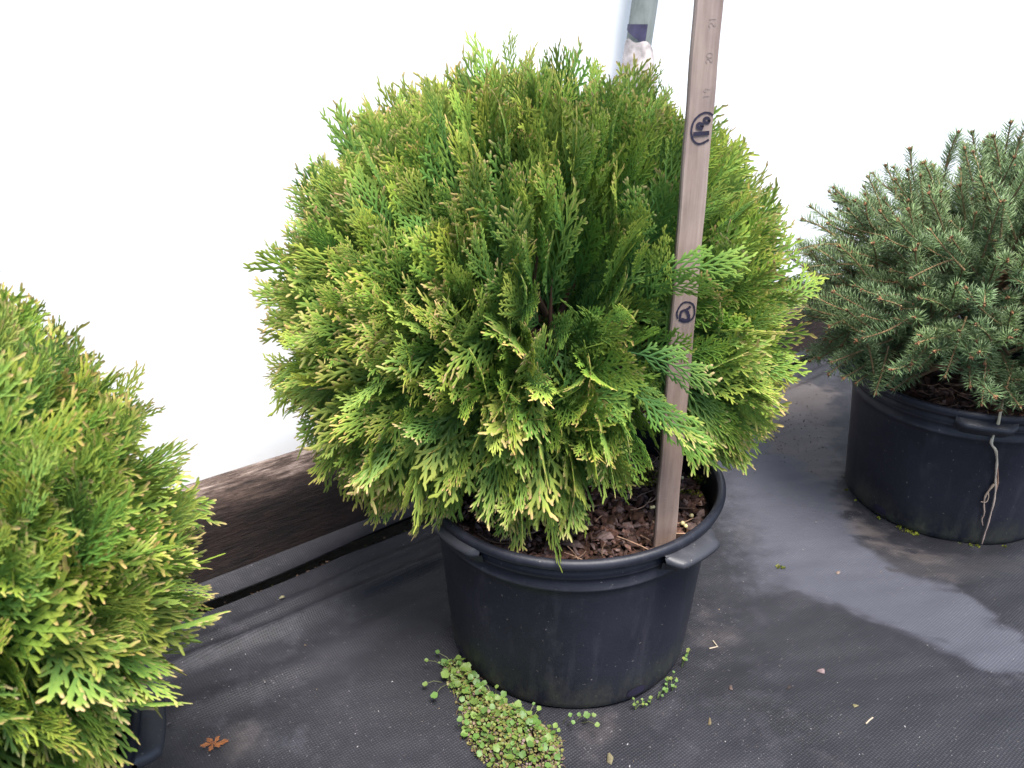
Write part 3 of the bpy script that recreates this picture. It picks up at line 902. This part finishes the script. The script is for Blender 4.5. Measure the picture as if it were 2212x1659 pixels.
def make_arborvitae(name, base, cen, rx, ry_f, ry_b, rzu, n, seed, label, avoid=None, zmin=.167, hidden=None, el0=-46, vig=0.0, lowcut=None, lumpy=.045, flen=(.052, .100), extra=(), gaps=None):
    rs = np.random.RandomState(seed)
    A = Acc(); made = 0; tries = 0
    cen = np.array(cen)
    # the sprays grow in upright fans, with dark gaps between one fan and the next
    nf = 30
    fans = (np.arange(nf) + rs.uniform(-.35, .35, nf)) * 2 * math.pi / nf
    while made < n and tries < n * 6:
        tries += 1
        az = rs.uniform(0, 2 * math.pi)
        if rs.rand() < .68: az = fans[rs.randint(nf)] + rs.normal(0, R(2.4))
        el = math.asin(rs.uniform(math.sin(R(el0)), 1))
        az += .16 * math.sin(el * 3 + az * 2)
        d = np.array([math.cos(el) * math.cos(az), math.cos(el) * math.sin(az), math.sin(el)])
        if gaps and rho_gap(d, gaps) and rs.rand() < .86: continue
        if hidden and hidden(d) and rs.rand() < .55: continue
        rad = np.array([d[0] * rx, d[1] * (ry_f if d[1] < 0 else ry_b), d[2] * (rzu if d[2] > 0 else rzu * .93)])
        lump = 1 + lumpy * float(vnoise(d[None] * 1.0, 3.6, seed)[0]) + .03 * float(vnoise(d[None], 9, seed + 1)[0])
        q = rs.rand()
        rho = rs.uniform(1.02, 1.09) if q < .12 else (rs.uniform(.92, 1.04) if q < .58 else (rs.uniform(.76, .92) if q < .88 else rs.uniform(.36, .76)))
        tip = cen + rad * rho * lump
        upw = .75 if el > R(25) else (.30 if el > R(-5) else (-.10 if el > R(-25) else -.55))
        upw += rs.normal(0, .20)
        ax = nrm(d + np.array([0, 0, upw]) + rs.normal(0, .17, 3))
        L = rs.uniform(*flen)
        forced = made < len(extra)
        if forced:
            tip, ax, L = extra[made]; tip = np.array(tip); ax = nrm(np.array(ax)); d = nrm(np.array([ax[0], ax[1] - .3, 0])); el = 0; rho = 1
        if el < R(-5): L *= 1.05
        b = tip - ax * L
        eph = nrm(np.array([-d[1], d[0], 0.0]) + 1e-6)
        # sprays stand like pages round the plant; the lower and outer ones roll over to lie flatter
        nor = nrm(eph - ax * np.dot(eph, ax))
        roll = rs.normal(0, R(22)) + (rs.choice([-1, 1]) * R(rs.uniform(15, 80)) if el < R(5) and rs.rand() < .6 else 0)
        if forced:
            nor = nrm(np.array([.30, -.90, .15])); nor = nrm(nor - ax * np.dot(nor, ax)); roll = rs.normal(0, R(28))
        lat = np.cross(nor, ax)
        nor2 = nor * math.cos(roll) + lat * math.sin(roll)
        lat2 = np.cross(nor2, ax)
        V, Q, T, age = FRONDS[rs.randint(len(FRONDS))]
        X = V[:, 0]; wsc = rs.uniform(.72, 1.08)
        if rho > 1.02: wsc *= rs.uniform(.55, .9)
        tw = rs.normal(0, .45); cv = rs.normal(0, .10) ; sag = (.05 if el > 0 else .16) * rs.uniform(0, 1.3)
        y = V[:, 1] * wsc; zz = V[:, 2]
        yy = y * np.cos(tw * X) - zz * np.sin(tw * X); z2 = y * np.sin(tw * X) + zz * np.cos(tw * X) + cv * X ** 2 - .35 * np.abs(y) ** 1.6
        P = b + L * (X[:, None] * ax + yy[:, None] * lat2 + z2[:, None] * nor2)
        P[:, 2] -= L * sag * X ** 2
        if P[:, 2].min() < zmin:
            pr = np.hypot(P[:, 0] - base[0], P[:, 1] - base[1])
            low = P[:, 2] < np.where(pr < .150, zmin, .135)
            if low.any(): continue
        if lowcut is not None and lowcut(P): continue
        if avoid is not None and not forced and avoid(P, rs): continue
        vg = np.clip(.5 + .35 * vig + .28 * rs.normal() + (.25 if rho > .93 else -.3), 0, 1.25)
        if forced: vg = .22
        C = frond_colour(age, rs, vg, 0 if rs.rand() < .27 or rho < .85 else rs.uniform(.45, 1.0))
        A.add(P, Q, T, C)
        made += 1
    root = empty(name, (base[0], base[1], SOIL_Z + .004))
    tag(root, label, 'shrub', 'golden green arborvitae shrubs in pots')
    off = np.array([base[0], base[1], SOIL_Z + .004])
    for i in range(len(A.V)): A.V[i] = A.V[i] - off
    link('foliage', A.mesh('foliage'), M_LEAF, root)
    # trunk and limbs
    B = Acc()
    c0 = cen - off
    pts = [np.array([0, 0, -.03]), np.array([.004, .002, .03]), c0 * [.35, .35, 0] + [0, 0, .11], c0 * [.8, .8, 0] + [0, 0, c0[2] + .06]]
    V, Q = tube(pts, [.013, .010, .0075, .003], 10)
    for i in range(34):
        f = rs.uniform(.05, .75)
        st = pts[1] + (pts[3] - pts[1]) * f
        az = rs.uniform(0, 6.283); e = rs.uniform(-.1, 1.0)
        dd = np.array([math.cos(az) * math.cos(e), math.sin(az) * math.cos(e), math.sin(e)])
        L = .75 * rx if e < .7 else .6 * rzu
        dd[1] *= .45 if dd[1] < 0 else 1
        pp = [st + dd * L * q + np.array([0, 0, .03 * q * q - .02 * q]) + rs.normal(0, .004, 3) * q for q in (0, .3, .6, 1.0)]
        if min(p[2] for p in pp) < .005: continue
        v2, q2 = tube(pp, [.0042, .0032, .0022, .0010], 6)
        B.add(v2, q2)
    B.add(V, Q)
    link('trunk', B.mesh('trunk', True), M_BARK, root)
    return root

def avoid_stick(P, rs):
    zc = P[:, 2]
    dx = np.abs(P[:, 0] - (ST[0] + LEANX * (zc - SOIL_Z))); dy = P[:, 1] - ST_Y
    if ((dx < SW / 2 + .002) & (dy > -.003) & (dy < STH + .003)).any(): return True
    # the stick was pushed down through the front of the shrub, parting the sprays
    sight = P - ORI
    f = ST_Y / np.maximum(P[:, 1], .05)
    hx = sight[:, 0] * f; hz = CAM_H + sight[:, 2] * f
    hit = (P[:, 1] < ST_Y) & (np.abs(hx - (ST[0] + LEANX * (hz - SOIL_Z))) < .013)
    if not hit.any(): return False
    hz = hz[hit]
    ok = ((hz > .400) & (hz < .470)) | ((hz > .330) & (hz < .385)) | ((hz > .268) & (hz < .330))
    return not (ok.mean() > .85 and rs.rand() < .75)
make_arborvitae('arborvitae_shrub', PC, (.020, .705, .335), .230, .152, .19, .232, 2550, 8,
                'large round golden green arborvitae in the middle pot beside the yardstick', avoid_stick, vig=.1,
                gaps=((-82, 8, 24, 30), (-101, 4, 8, 26), (-66, 4, 10, 22), (-88, 5, -18, 18)),
                extra=[((.160, .560, .449), (.75, -.55, .38), .078), ((.144, .562, .424), (.78, -.5, .15), .06), ((.150, .560, .364), (.80, -.5, .06), .07),
                       ((.152, .562, .300), (.75, -.5, -.32), .072)],
                lowcut=lambda P: (((P[:, 0] > .078 + (P[:, 1] - .60) * .3) & (P[:, 2] < .226)) | ((P[:, 0] < -.10) & (P[:, 2] < .18)) | ((P[:, 0] < -.155) & (P[:, 2] < .196))).any())
make_arborvitae('arborvitae_shrub', PL, (-.385, .355, .308), .196, .152, .185, .198, 2000, 19,
                'golden green arborvitae cut off by the left edge, nearest the camera', None, hidden=lambda d: d[0] < -.2, vig=.15,
                lowcut=lambda P: ((P[:, 0] > -.33) & (P[:, 2] < .214 + np.maximum(0, P[:, 0] + .2166) * .95)).any())

# ------------------------------------------------------------------ dwarf spruce
def make_spruce(base, cen, rx, ry, rzu, n, seed, label):
    rs = np.random.RandomState(seed)
    A = Acc(); W_ = Acc(); U = Acc()
    cen = np.array(cen); off = np.array([base[0], base[1], SOIL_Z + .004])
    made = 0; tries = 0
    while made < n and tries < n * 8:
        tries += 1
        az = rs.uniform(0, 6.283); el = math.asin(rs.uniform(math.sin(R(-42)), 1))
        d = np.array([math.cos(el) * math.cos(az), math.cos(el) * math.sin(az), math.sin(el)])
        lump = 1 + .08 * float(vnoise(d[None], 4.0, seed)[0])
        q = rs.rand()
        rho = rs.uniform(.90, 1.10) if q < .55 else rs.uniform(.6, .9)
        tip = cen + d * [rx, ry, rzu] * rho * lump
        up = .40 if el > R(40) else (.15 if el > R(-8) else -.22)
        ax = nrm(d * [1, 1, .8] + [0, 0, up + rs.normal(0, .2)] + rs.normal(0, .22, 3))
        L = rs.uniform(.034, .088)
        b = tip - ax * L
        sag = nrm(np.array([ax[0], ax[1], 0]) + 1e-6)
        bow = rs.normal(0, .10)
        e1 = nrm(np.cross(ax, [0, 0, 1.0]) + 1e-6); e2 = np.cross(e1, ax)
        def pos(t): return b + ax * L * t + e2 * L * bow * (t * t - t) * 1.5
        if tip[2] < .205 - .10 * max(0.0, .5 - tip[0]) and tip[1] < base[1] + .05: continue
        if min(tip[2], b[2]) < .13: continue
        made += 1
        ts = np.linspace(0, 1, 6)
        tw_col = np.array([.18, .115, .06]) * rs.uniform(.6, 1.1)
        v, qd = tube([pos(t) for t in ts], np.linspace(.0013, .0008, 6), 5)
        W_.add(v - off, qd, None, tw_col)
        tone = rs.uniform(.75, 1.2)
        blue = rs.rand()
        nn = int(L * 1900)
        ph = rs.rand() * 6.28
        for i in range(nn):
            t = .04 + .96 * (i + rs.rand()) / nn
            a = ph + i * 2.39996 + rs.normal(0, .25)
            rad = e1 * math.cos(a) + e2 * math.sin(a)
            lean = rs.uniform(.35, .75) if t < .93 else rs.uniform(.9, 2.2)
            dirn = nrm(rad + ax * lean + np.array([0, 0, .22]))
            # needles part to the sides and top of the shoot
            if rad[2] < -.55 and rs.rand() < .6: dirn = nrm(dirn + [0, 0, .5])
            ln = rs.uniform(.0105, .0160) * (1 - .25 * (t > .9))
            p = pos(t) + rad * .001
            wv = nrm(np.cross(dirn, rs.normal(size=3))) * .00052
            w2 = np.cross(dirn, wv)
            m = p + dirn * ln * .5 + np.array([0, 0, .0004])
            e = p + dirn * ln + np.array([0, 0, .0011])
            V = np.array([p - wv * .7, p + wv * .7, m + wv, m - wv, m + w2, e, p + w2 * .5])
            g = np.array([.098, .158, .066]) * (1 - .45 * blue) + np.array([.135, .185, .062]) * (.45 * blue)
            fresh = max(0, t - .75) * 1.6
            c = (g + np.array([.06, .07, .03]) * fresh) * tone * rs.uniform(.8, 1.2)
            A.add(V - off, [(0, 1, 2, 3), (1, 6, 4, 2), (6, 0, 3, 4)], [(3, 2, 5), (2, 4, 5), (4, 3, 5)], c)
        # brown winter buds at the tip
        for j in range(rs.randint(3, 6)):
            a = rs.uniform(0, 6.28)
            bd = nrm(ax + (e1 * math.cos(a) + e2 * math.sin(a)) * (.8 if j else .05)); pb = pos(1.0)
            ln = rs.uniform(.003, .0048)
            v, qd = tube([pb, pb + bd * ln * .5, pb + bd * ln], [.0010, .0015, .0003], 6)
            U.add(v - off, qd, None, np.array([.13, .065, .032]) * rs.uniform(.6, 1.4))
    root = empty('dwarf_spruce', off)
    tag(root, label, 'shrub')
    link('foliage', A.mesh('foliage'), M_NEEDLE, root)
    link('buds', U.mesh('buds'), M_TWIG, root)
    c0 = cen - off
    v, qd = tube([(0, 0, -.03), (.003, 0, .04), (.0, .0, c0[2] + .06)], [.014, .011, .005], 10)
    W_.add(v, qd, None, np.array([.09, .055, .035]))
    for i in range(70):
        az = rs.uniform(0, 6.283); e = rs.uniform(-.25, 1.1)
        dd = np.array([math.cos(az) * math.cos(e), math.sin(az) * math.cos(e), math.sin(e)])
        st = np.array([0, 0, rs.uniform(.02, c0[2] + .05)])
        pp = [st + dd * rx * .55 * q + rs.normal(0, .006, 3) * q for q in (0, .3, .6, 1)]
        if min(p[2] for p in pp) < .006: continue
        v, qd = tube(pp, [.0045, .0035, .0024, .0014], 6)
        W_.add(v, qd, None, np.array([.12, .075, .045]) * rs.uniform(.7, 1.2))
    link('twigs', W_.mesh('twigs', True), M_TWIG, root)
    return root
M_TWIG = attr_material('spruce_twig', .8, .2)
make_spruce(PS, (.592, .965, .278), .226, .20, .190, 1050, 23, 'dark grey green dwarf spruce in the right hand pot')

# ------------------------------------------------------------------ dry root over the spruce pot
def on_pot(x, y, pc, out):
    D = ray(x, y)
    best = None
    for t in np.linspace(.5, 1.6, 2200):
        P = ORI + D * t
        r = math.hypot(P[0] - pc[0], P[1] - pc[1]); zc = P[2] - pc[2]
        if zc > .176: rw = .149
        elif zc > .142: rw = .141
        else: rw = wall_r(max(zc, .004))
        if r < rw + out: return P
    return ORI + D * 1.0
A = Acc()
def root_path(px, r0, r1, col, out=.0035):
    P = [on_pot(x, y, PS, out) for x, y in px]
    P = np.array(P)
    for _ in range(1):
        Qp = [P[0]]
        for a, b2 in zip(P[:-1], P[1:]): Qp += [a * .75 + b2 * .25, a * .25 + b2 * .75]
        P = np.array(Qp + [P[-1]])
    n = len(P); rad = np.linspace(r0, r1, n) * (1 + .25 * np.sin(np.arange(n) * 1.9))
    v, q = tube(P, rad, 7)
    f = np.linspace(0, 1, n).repeat(7)[:, None]
    A.add(v, q, None, np.array(col[0]) * (1 - f) + np.array(col[1]) * f)
root_path([(2164, 869), (2160, 899), (2153, 927), (2143, 948), (2141, 960), (2151, 971), (2154, 991), (2153, 1008), (2150, 1037), (2151, 1054), (2148, 1082), (2140, 1111), (2134, 1134), (2127, 1154), (2121, 1175)],
          .0019, .0007, ((.50, .43, .30), (.26, .18, .16)))
root_path([(2148, 1045), (2134, 1062), (2127, 1074), (2125, 1088), (2127, 1111), (2120, 1122), (2123, 1135)], .0013, .0005, ((.30, .22, .15), (.22, .16, .14)))
root_path([(2134, 1062), (2136, 1074), (2131, 1086), (2119, 1084)], .0008, .0005, ((.30, .22, .15), (.25, .19, .15)))
root_path([(2153, 1008), (2156, 1025), (2155, 1048), (2149, 1068)], .0010, .0007, ((.22, .11, .08), (.25, .16, .10)))
tag(link('dry_root', A.mesh('dry_root', True), M_TWIG), 'pale dry forked root dangling down the side of the spruce pot', 'root')

# ------------------------------------------------------------------ creeping weed at the foot of the middle pot
def weed_leaf(A, p, r, nor, rs, col):
    m = 15; e1 = nrm(np.cross(nor, rs.normal(size=3))); e2 = np.cross(nor, e1)
    V = [p - nor * r * .12]
    for i in range(m):
        th = 2 * math.pi * i / m
        rr_ = r * (1 + .10 * math.cos(5 * th)) * (.62 if i == 0 else 1)
        V.append(p + (e1 * math.cos(th) + e2 * math.sin(th)) * rr_ + nor * r * rs.uniform(-.06, .14))
    A.add(V, None, [(0, 1 + i, 1 + (i + 1) % m) for i in range(m)], col)
def weed_stem(A, a, b, col, r=.0004):
    mid = (a + b) / 2 + np.array([0, 0, .003])
    v, q = tube([a, mid, b], [r, r, r * .8], 4); A.add(v, q, None, col)
WG = [np.array(c) for c in ((.066, .125, .026), (.092, .140, .028), (.118, .142, .030), (.125, .112, .034), (.125, .082, .05), (.15, .10, .092))]
rs = np.random.RandomState(77); A = Acc()
WP = gpoly([(958, 1438), (1000, 1434), (1034, 1468), (1056, 1505), (1092, 1528), (1157, 1562), (1205, 1600), (1216, 1645), (1200, 1690), (1080, 1690), (1026, 1630), (999, 1582), (1000, 1545), (978, 1492), (956, 1466)])
lo, hi = WP.min(0), WP.max(0)
cnt = 0
while cnt < 3000:
    p = np.array([rs.uniform(lo[0], hi[0]), rs.uniform(lo[1], hi[1])])
    dd = poly_dist(p[None], WP)[0]
    if dd < rs.uniform(-.004, .004): continue
    if np.hypot(p[0] - PC[0], p[1] - PC[1]) < BASE_R + .004: continue
    cnt += 1
    h = .005 + .021 * min(1, max(0, dd) / .020) ** .8 * rs.uniform(.4, 1.0)
    g = rs.rand()
    big = g > .93
    r = rs.uniform(.0020, .0036) if big else rs.uniform(.0006, .0017)
    lowY = np.clip((.56 - p[1]) / .06, 0, 1)
    u = rs.rand()
    if big: c = WG[rs.randint(0, 2)]; h += .004
    elif u < .45 * lowY + .12: c = WG[rs.randint(3, 6)]
    else: c = WG[rs.randint(1, 4)]
    nor = nrm(np.array([rs.normal(0, .4), rs.normal(-.15, .4), 1]))
    weed_leaf(A, np.array([p[0], p[1], h]), r, nor, rs, c * rs.uniform(.75, 1.2))
    if rs.rand() < .25: weed_stem(A, np.array([p[0] + rs.normal(0, .003), p[1] + rs.normal(0, .003), .003]), np.array([p[0], p[1], h - .0004]), WG[4] * .7)
for (x, y, x0, y0, r) in ((918, 1477, 955, 1474, .0026), (938, 1502, 966, 1478, .0036), (945, 1408, 985, 1440, .0024), (921, 1426, 960, 1440, .0021), (949, 1431, 965, 1442, .0012),
                          (1065, 1460, 1062, 1500, .0026), (1083, 1473, 1070, 1505, .0020), (1096, 1489, 1080, 1515, .0033), (996, 1530, 1015, 1540, .0024), (993, 1553, 1010, 1560, .0028),
                          (1164, 1530, 1150, 1560, .0025), (1153, 1520, 1140, 1560, .0015), (1120, 1520, 1115, 1545, .0036), (1200, 1567, 1180, 1580, .0026), (1207, 1577, 1190, 1590, .0019),
                          (1232, 1544, 1215, 1565, .0020), (1251, 1543, 1235, 1560, .0020), (1268, 1544, 1240, 1562, .0034), (1283, 1544, 1260, 1560, .0022), (1290, 1565, 1255, 1562, .0024), (1238, 1560, 1225, 1568, .0020),
                          (962, 1456, 970, 1470, .0045), (1010, 1440, 1000, 1460, .0048), (1040, 1490, 1030, 1500, .0040)):
    h = rs.uniform(.012, .022)
    P = atz(x, y, h); G0 = atz(x0, y0, .004)
    dxy = P[:2] - PC[:2]; dist = np.hypot(*dxy)
    lim = wall_r(h) + r + .002
    if dist < lim: P[:2] = PC[:2] + dxy * lim / dist
    weed_leaf(A, P, r, nrm(np.array([rs.normal(0, .15), -.35, 1])), rs, WG[rs.randint(0, 2)] * rs.uniform(.9, 1.2))
    weed_stem(A, G0, P - [0, 0, .0005], np.array([.12, .13, .06]), .00035)
tag(link('creeping_weed', A.mesh('creeping_weed'), M_WEED), 'bright clump of tiny round leaved weed at the front foot of the middle pot', 'weed')

rs = np.random.RandomState(78)
def sprig(pxs, label, rmin=.0011, rmax=.0019):
    A = Acc()
    for (x, y) in pxs:
        base = atz(x, y, .004)
        dxy = base[:2] - PC[:2]; dist = np.hypot(*dxy); lim = BASE_R + .005
        if dist < lim: base[:2] = PC[:2] + dxy * lim / dist
        for k in range(rs.randint(3, 6)):
            q = base + np.array([rs.normal(0, .003), rs.normal(0, .003), rs.uniform(.005, .013)])
            dxy = q[:2] - PC[:2]; dist = np.hypot(*dxy); lim = BASE_R + .006
            if dist < lim: q[:2] = PC[:2] + dxy * lim / dist
            weed_leaf(A, q, rs.uniform(rmin, rmax), nrm(np.array([rs.normal(0, .3), -.3, 1])), rs, WG[rs.randint(0, 3)] * rs.uniform(.8, 1.2))
            weed_stem(A, base, q - [0, 0, .0004], np.array([.10, .13, .05]), .00035)
    return tag(link('weed_sprig', A.mesh('weed_sprig'), M_WEED), label, 'weed', 'small weed sprigs round the middle pot')
sprig([(1473, 1422), (1472, 1433), (1466, 1440)], 'small green sprig highest up the right foot of the middle pot')
sprig([(1448, 1470), (1441, 1487), (1452, 1492)], 'little weed sprig midway along the right foot of the middle pot')
sprig([(1405, 1521), (1388, 1528), (1372, 1533), (1420, 1510), (1430, 1500)], 'trailing row of tiny sprigs at the lower right foot of the middle pot')

# ------------------------------------------------------------------ litter on the weed mat
def mat_z(P):
    s = (P - B0) @ BU; t = (P - B0) @ BN
    i = np.argmin(np.abs(sv - s)); e = .056 - .010 * np.clip(s, 0, 1)
    j = np.argmin(np.abs(tv - (t - e)))
    return zmat[i * len(tv) + j]
zmat = z + .004
M_DEAD = plain('dead_frond', (.20, .072, .022), .8, .2, 300.0, .3)
V, Q, T, age = FRONDS[3]
P = atz(463, 1613, .004)
A = Acc()
sc = .0115
for k, (ang, l) in enumerate(((20, 1.0), (75, .7), (140, .8), (200, .9), (265, .75), (320, .8))):
    c, s_ = math.cos(R(ang)), math.sin(R(ang))
    W2 = V[:, :3] * sc * l
    W2 = np.c_[W2[:, 0] * c - W2[:, 1] * s_ * .9, W2[:, 0] * s_ + W2[:, 1] * c * .9, np.abs(W2[:, 2]) + .0012 + .10 * W2[:, 0] * (k % 2) + .0006 * k]
    A.add(W2, Q, T)
o = link('dead_frond', A.mesh('dead_frond'), M_DEAD); o.location = (P[0], P[1], mat_z(P) + .0005)
tag(o, 'small rusty orange dead frond lying on the weed mat', 'dead leaf')

def chip_obj(x, y, size, col, label, seed, el=None):
    rs = np.random.RandomState(seed)
    V, Q, T = chip(rs, size)
    V = V @ rot_rand(rs, .12).T
    P = atz(x, y, .004)
    V[:, 2] -= V[:, 2].min()
    A = Acc(); A.add(V, Q, T, np.array(col) * .6)
    o = link('bark_chip', A.mesh('bark_chip'), M_CHIP); o.location = (P[0], P[1], mat_z(P) + .0002)
    return tag(o, label, 'bark chip', 'bark chips on the weed mat')
chip_obj(340, 1541, .0030, (.22, .13, .11), 'squarish pink brown chip beside the bottom left pot', 1)
chip_obj(366, 1576, .0032, (.12, .11, .12), 'small grey chip between the bottom left pot and the orange dead frond', 2)
chip_obj(573, 1482, .0034, (.11, .105, .11), 'grey chip on the mat above and right of the orange dead frond', 3)
chip_obj(1773, 1449, .0052, (.24, .17, .17), 'pale pinkish chip in the dark damp patch of the mat', 4)
chip_obj(1811, 1236, .0042, (.22, .16, .13), 'tan chip on the dusty band between the two right pots', 5)
chip_obj(1579, 1491, .0040, (.10, .07, .06), 'dark brown chip on the mat right of the middle pot', 6)
chip_obj(1703, 1486, .0042, (.03, .022, .02), 'nearly black chip lying left of the pale pinkish one', 7)
chip_obj(610, 1300, .0040, (.24, .22, .13), 'yellowish chip on the mat fold below the timber board', 8)
chip_obj(1532, 1562, .0045, (.14, .11, .06), 'olive brown chip on the mat at the right of the weed clump', 9)
chip_obj(1318, 1642, .0060, (.16, .14, .08), 'crumbly olive chip at the bottom edge right of the weed clump', 10)
chip_obj(1849, 1527, .0032, (.20, .18, .09), 'small yellowish chip low on the right of the mat', 11)

def straw(x0, y0, x1, y1, label, bendk=.3):
    a, b2 = atz(x0, y0, .004), atz(x1, y1, .004)
    a[2] = mat_z(a) + .001; b2[2] = mat_z(b2) + .001
    mid = (a + b2) / 2; d = b2 - a; mid = mid + np.array([-d[1], d[0], 0]) * bendk; mid[2] = mat_z(mid) + .0012
    v, q = tube([a, (a + mid) / 2, mid, (mid + b2) / 2, b2], [.0007] * 5, 5)
    A = Acc(); A.add(v, q, None, np.array([.24, .20, .15]))
    return tag(link('straw', A.mesh('straw', True), M_TWIG), label, 'straw', 'bits of straw on the weed mat')
straw(1532, 1403, 1540, 1386, 'short bent straw close to the right side of the middle pot', -.5)
straw(1870, 1565, 1885, 1552, 'thin straight straw on the mat near the lower right corner', .02)
rs = np.random.RandomState(55); A = Acc()
Pm = atz(1682, 1222, .006)
moss('moss', [(Pm, .0045), (Pm + [.004, -.002, 0], .003)], 'tiny isolated moss tuft on the mat between the middle and spruce pots', 9)
# bits of grit scattered everywhere
for i in range(2600):
    x, y = rs.uniform(150, 2260), rs.uniform(800, 1659)
    P = atz(x, y, .004)
    s = (P - B0) @ BU; t = (P - B0) @ BN
    if t < .06 or not (-.55 < s < 1.85): continue
    if any(np.hypot(P[0] - c[0], P[1] - c[1]) < BASE_R + .004 for c in (PC, PS, PL)): continue
    V, Q, T = chip(rs, rs.uniform(.00025, .0007) * (2.2 if rs.rand() < .04 else 1))
    V = V @ rot_rand(rs, .4).T; V[:, 2] -= V[:, 2].min()
    g = rs.rand()
    c = np.array([.24, .23, .23]) if g < .38 else (np.array([.02, .017, .015]) if g < .7 else np.array([.15, .11, .07]))
    A.add(V + [P[0], P[1], mat_z(P)], Q, T, c * rs.uniform(.5, 1.2))
for i in range(420):     # crumbs of spilled mulch behind the pots
    x, y = rs.normal(1700, 60), rs.normal(930, 42)
    P = atz(x, y, .004)
    if any(np.hypot(P[0] - c[0], P[1] - c[1]) < BASE_R + .004 for c in (PC, PS)): continue
    V, Q, T = chip(rs, rs.uniform(.0006, .0018))
    V = V @ rot_rand(rs, .4).T; V[:, 2] -= V[:, 2].min()
    A.add(V + [P[0], P[1], mat_z(P)], Q, T, np.array([.022, .017, .015]) * rs.uniform(.5, 2.0))
tag(link('grit', A.mesh('grit'), M_CHIP), 'pale and dark grit scattered over the weed mat', 'grit', kind='stuff')
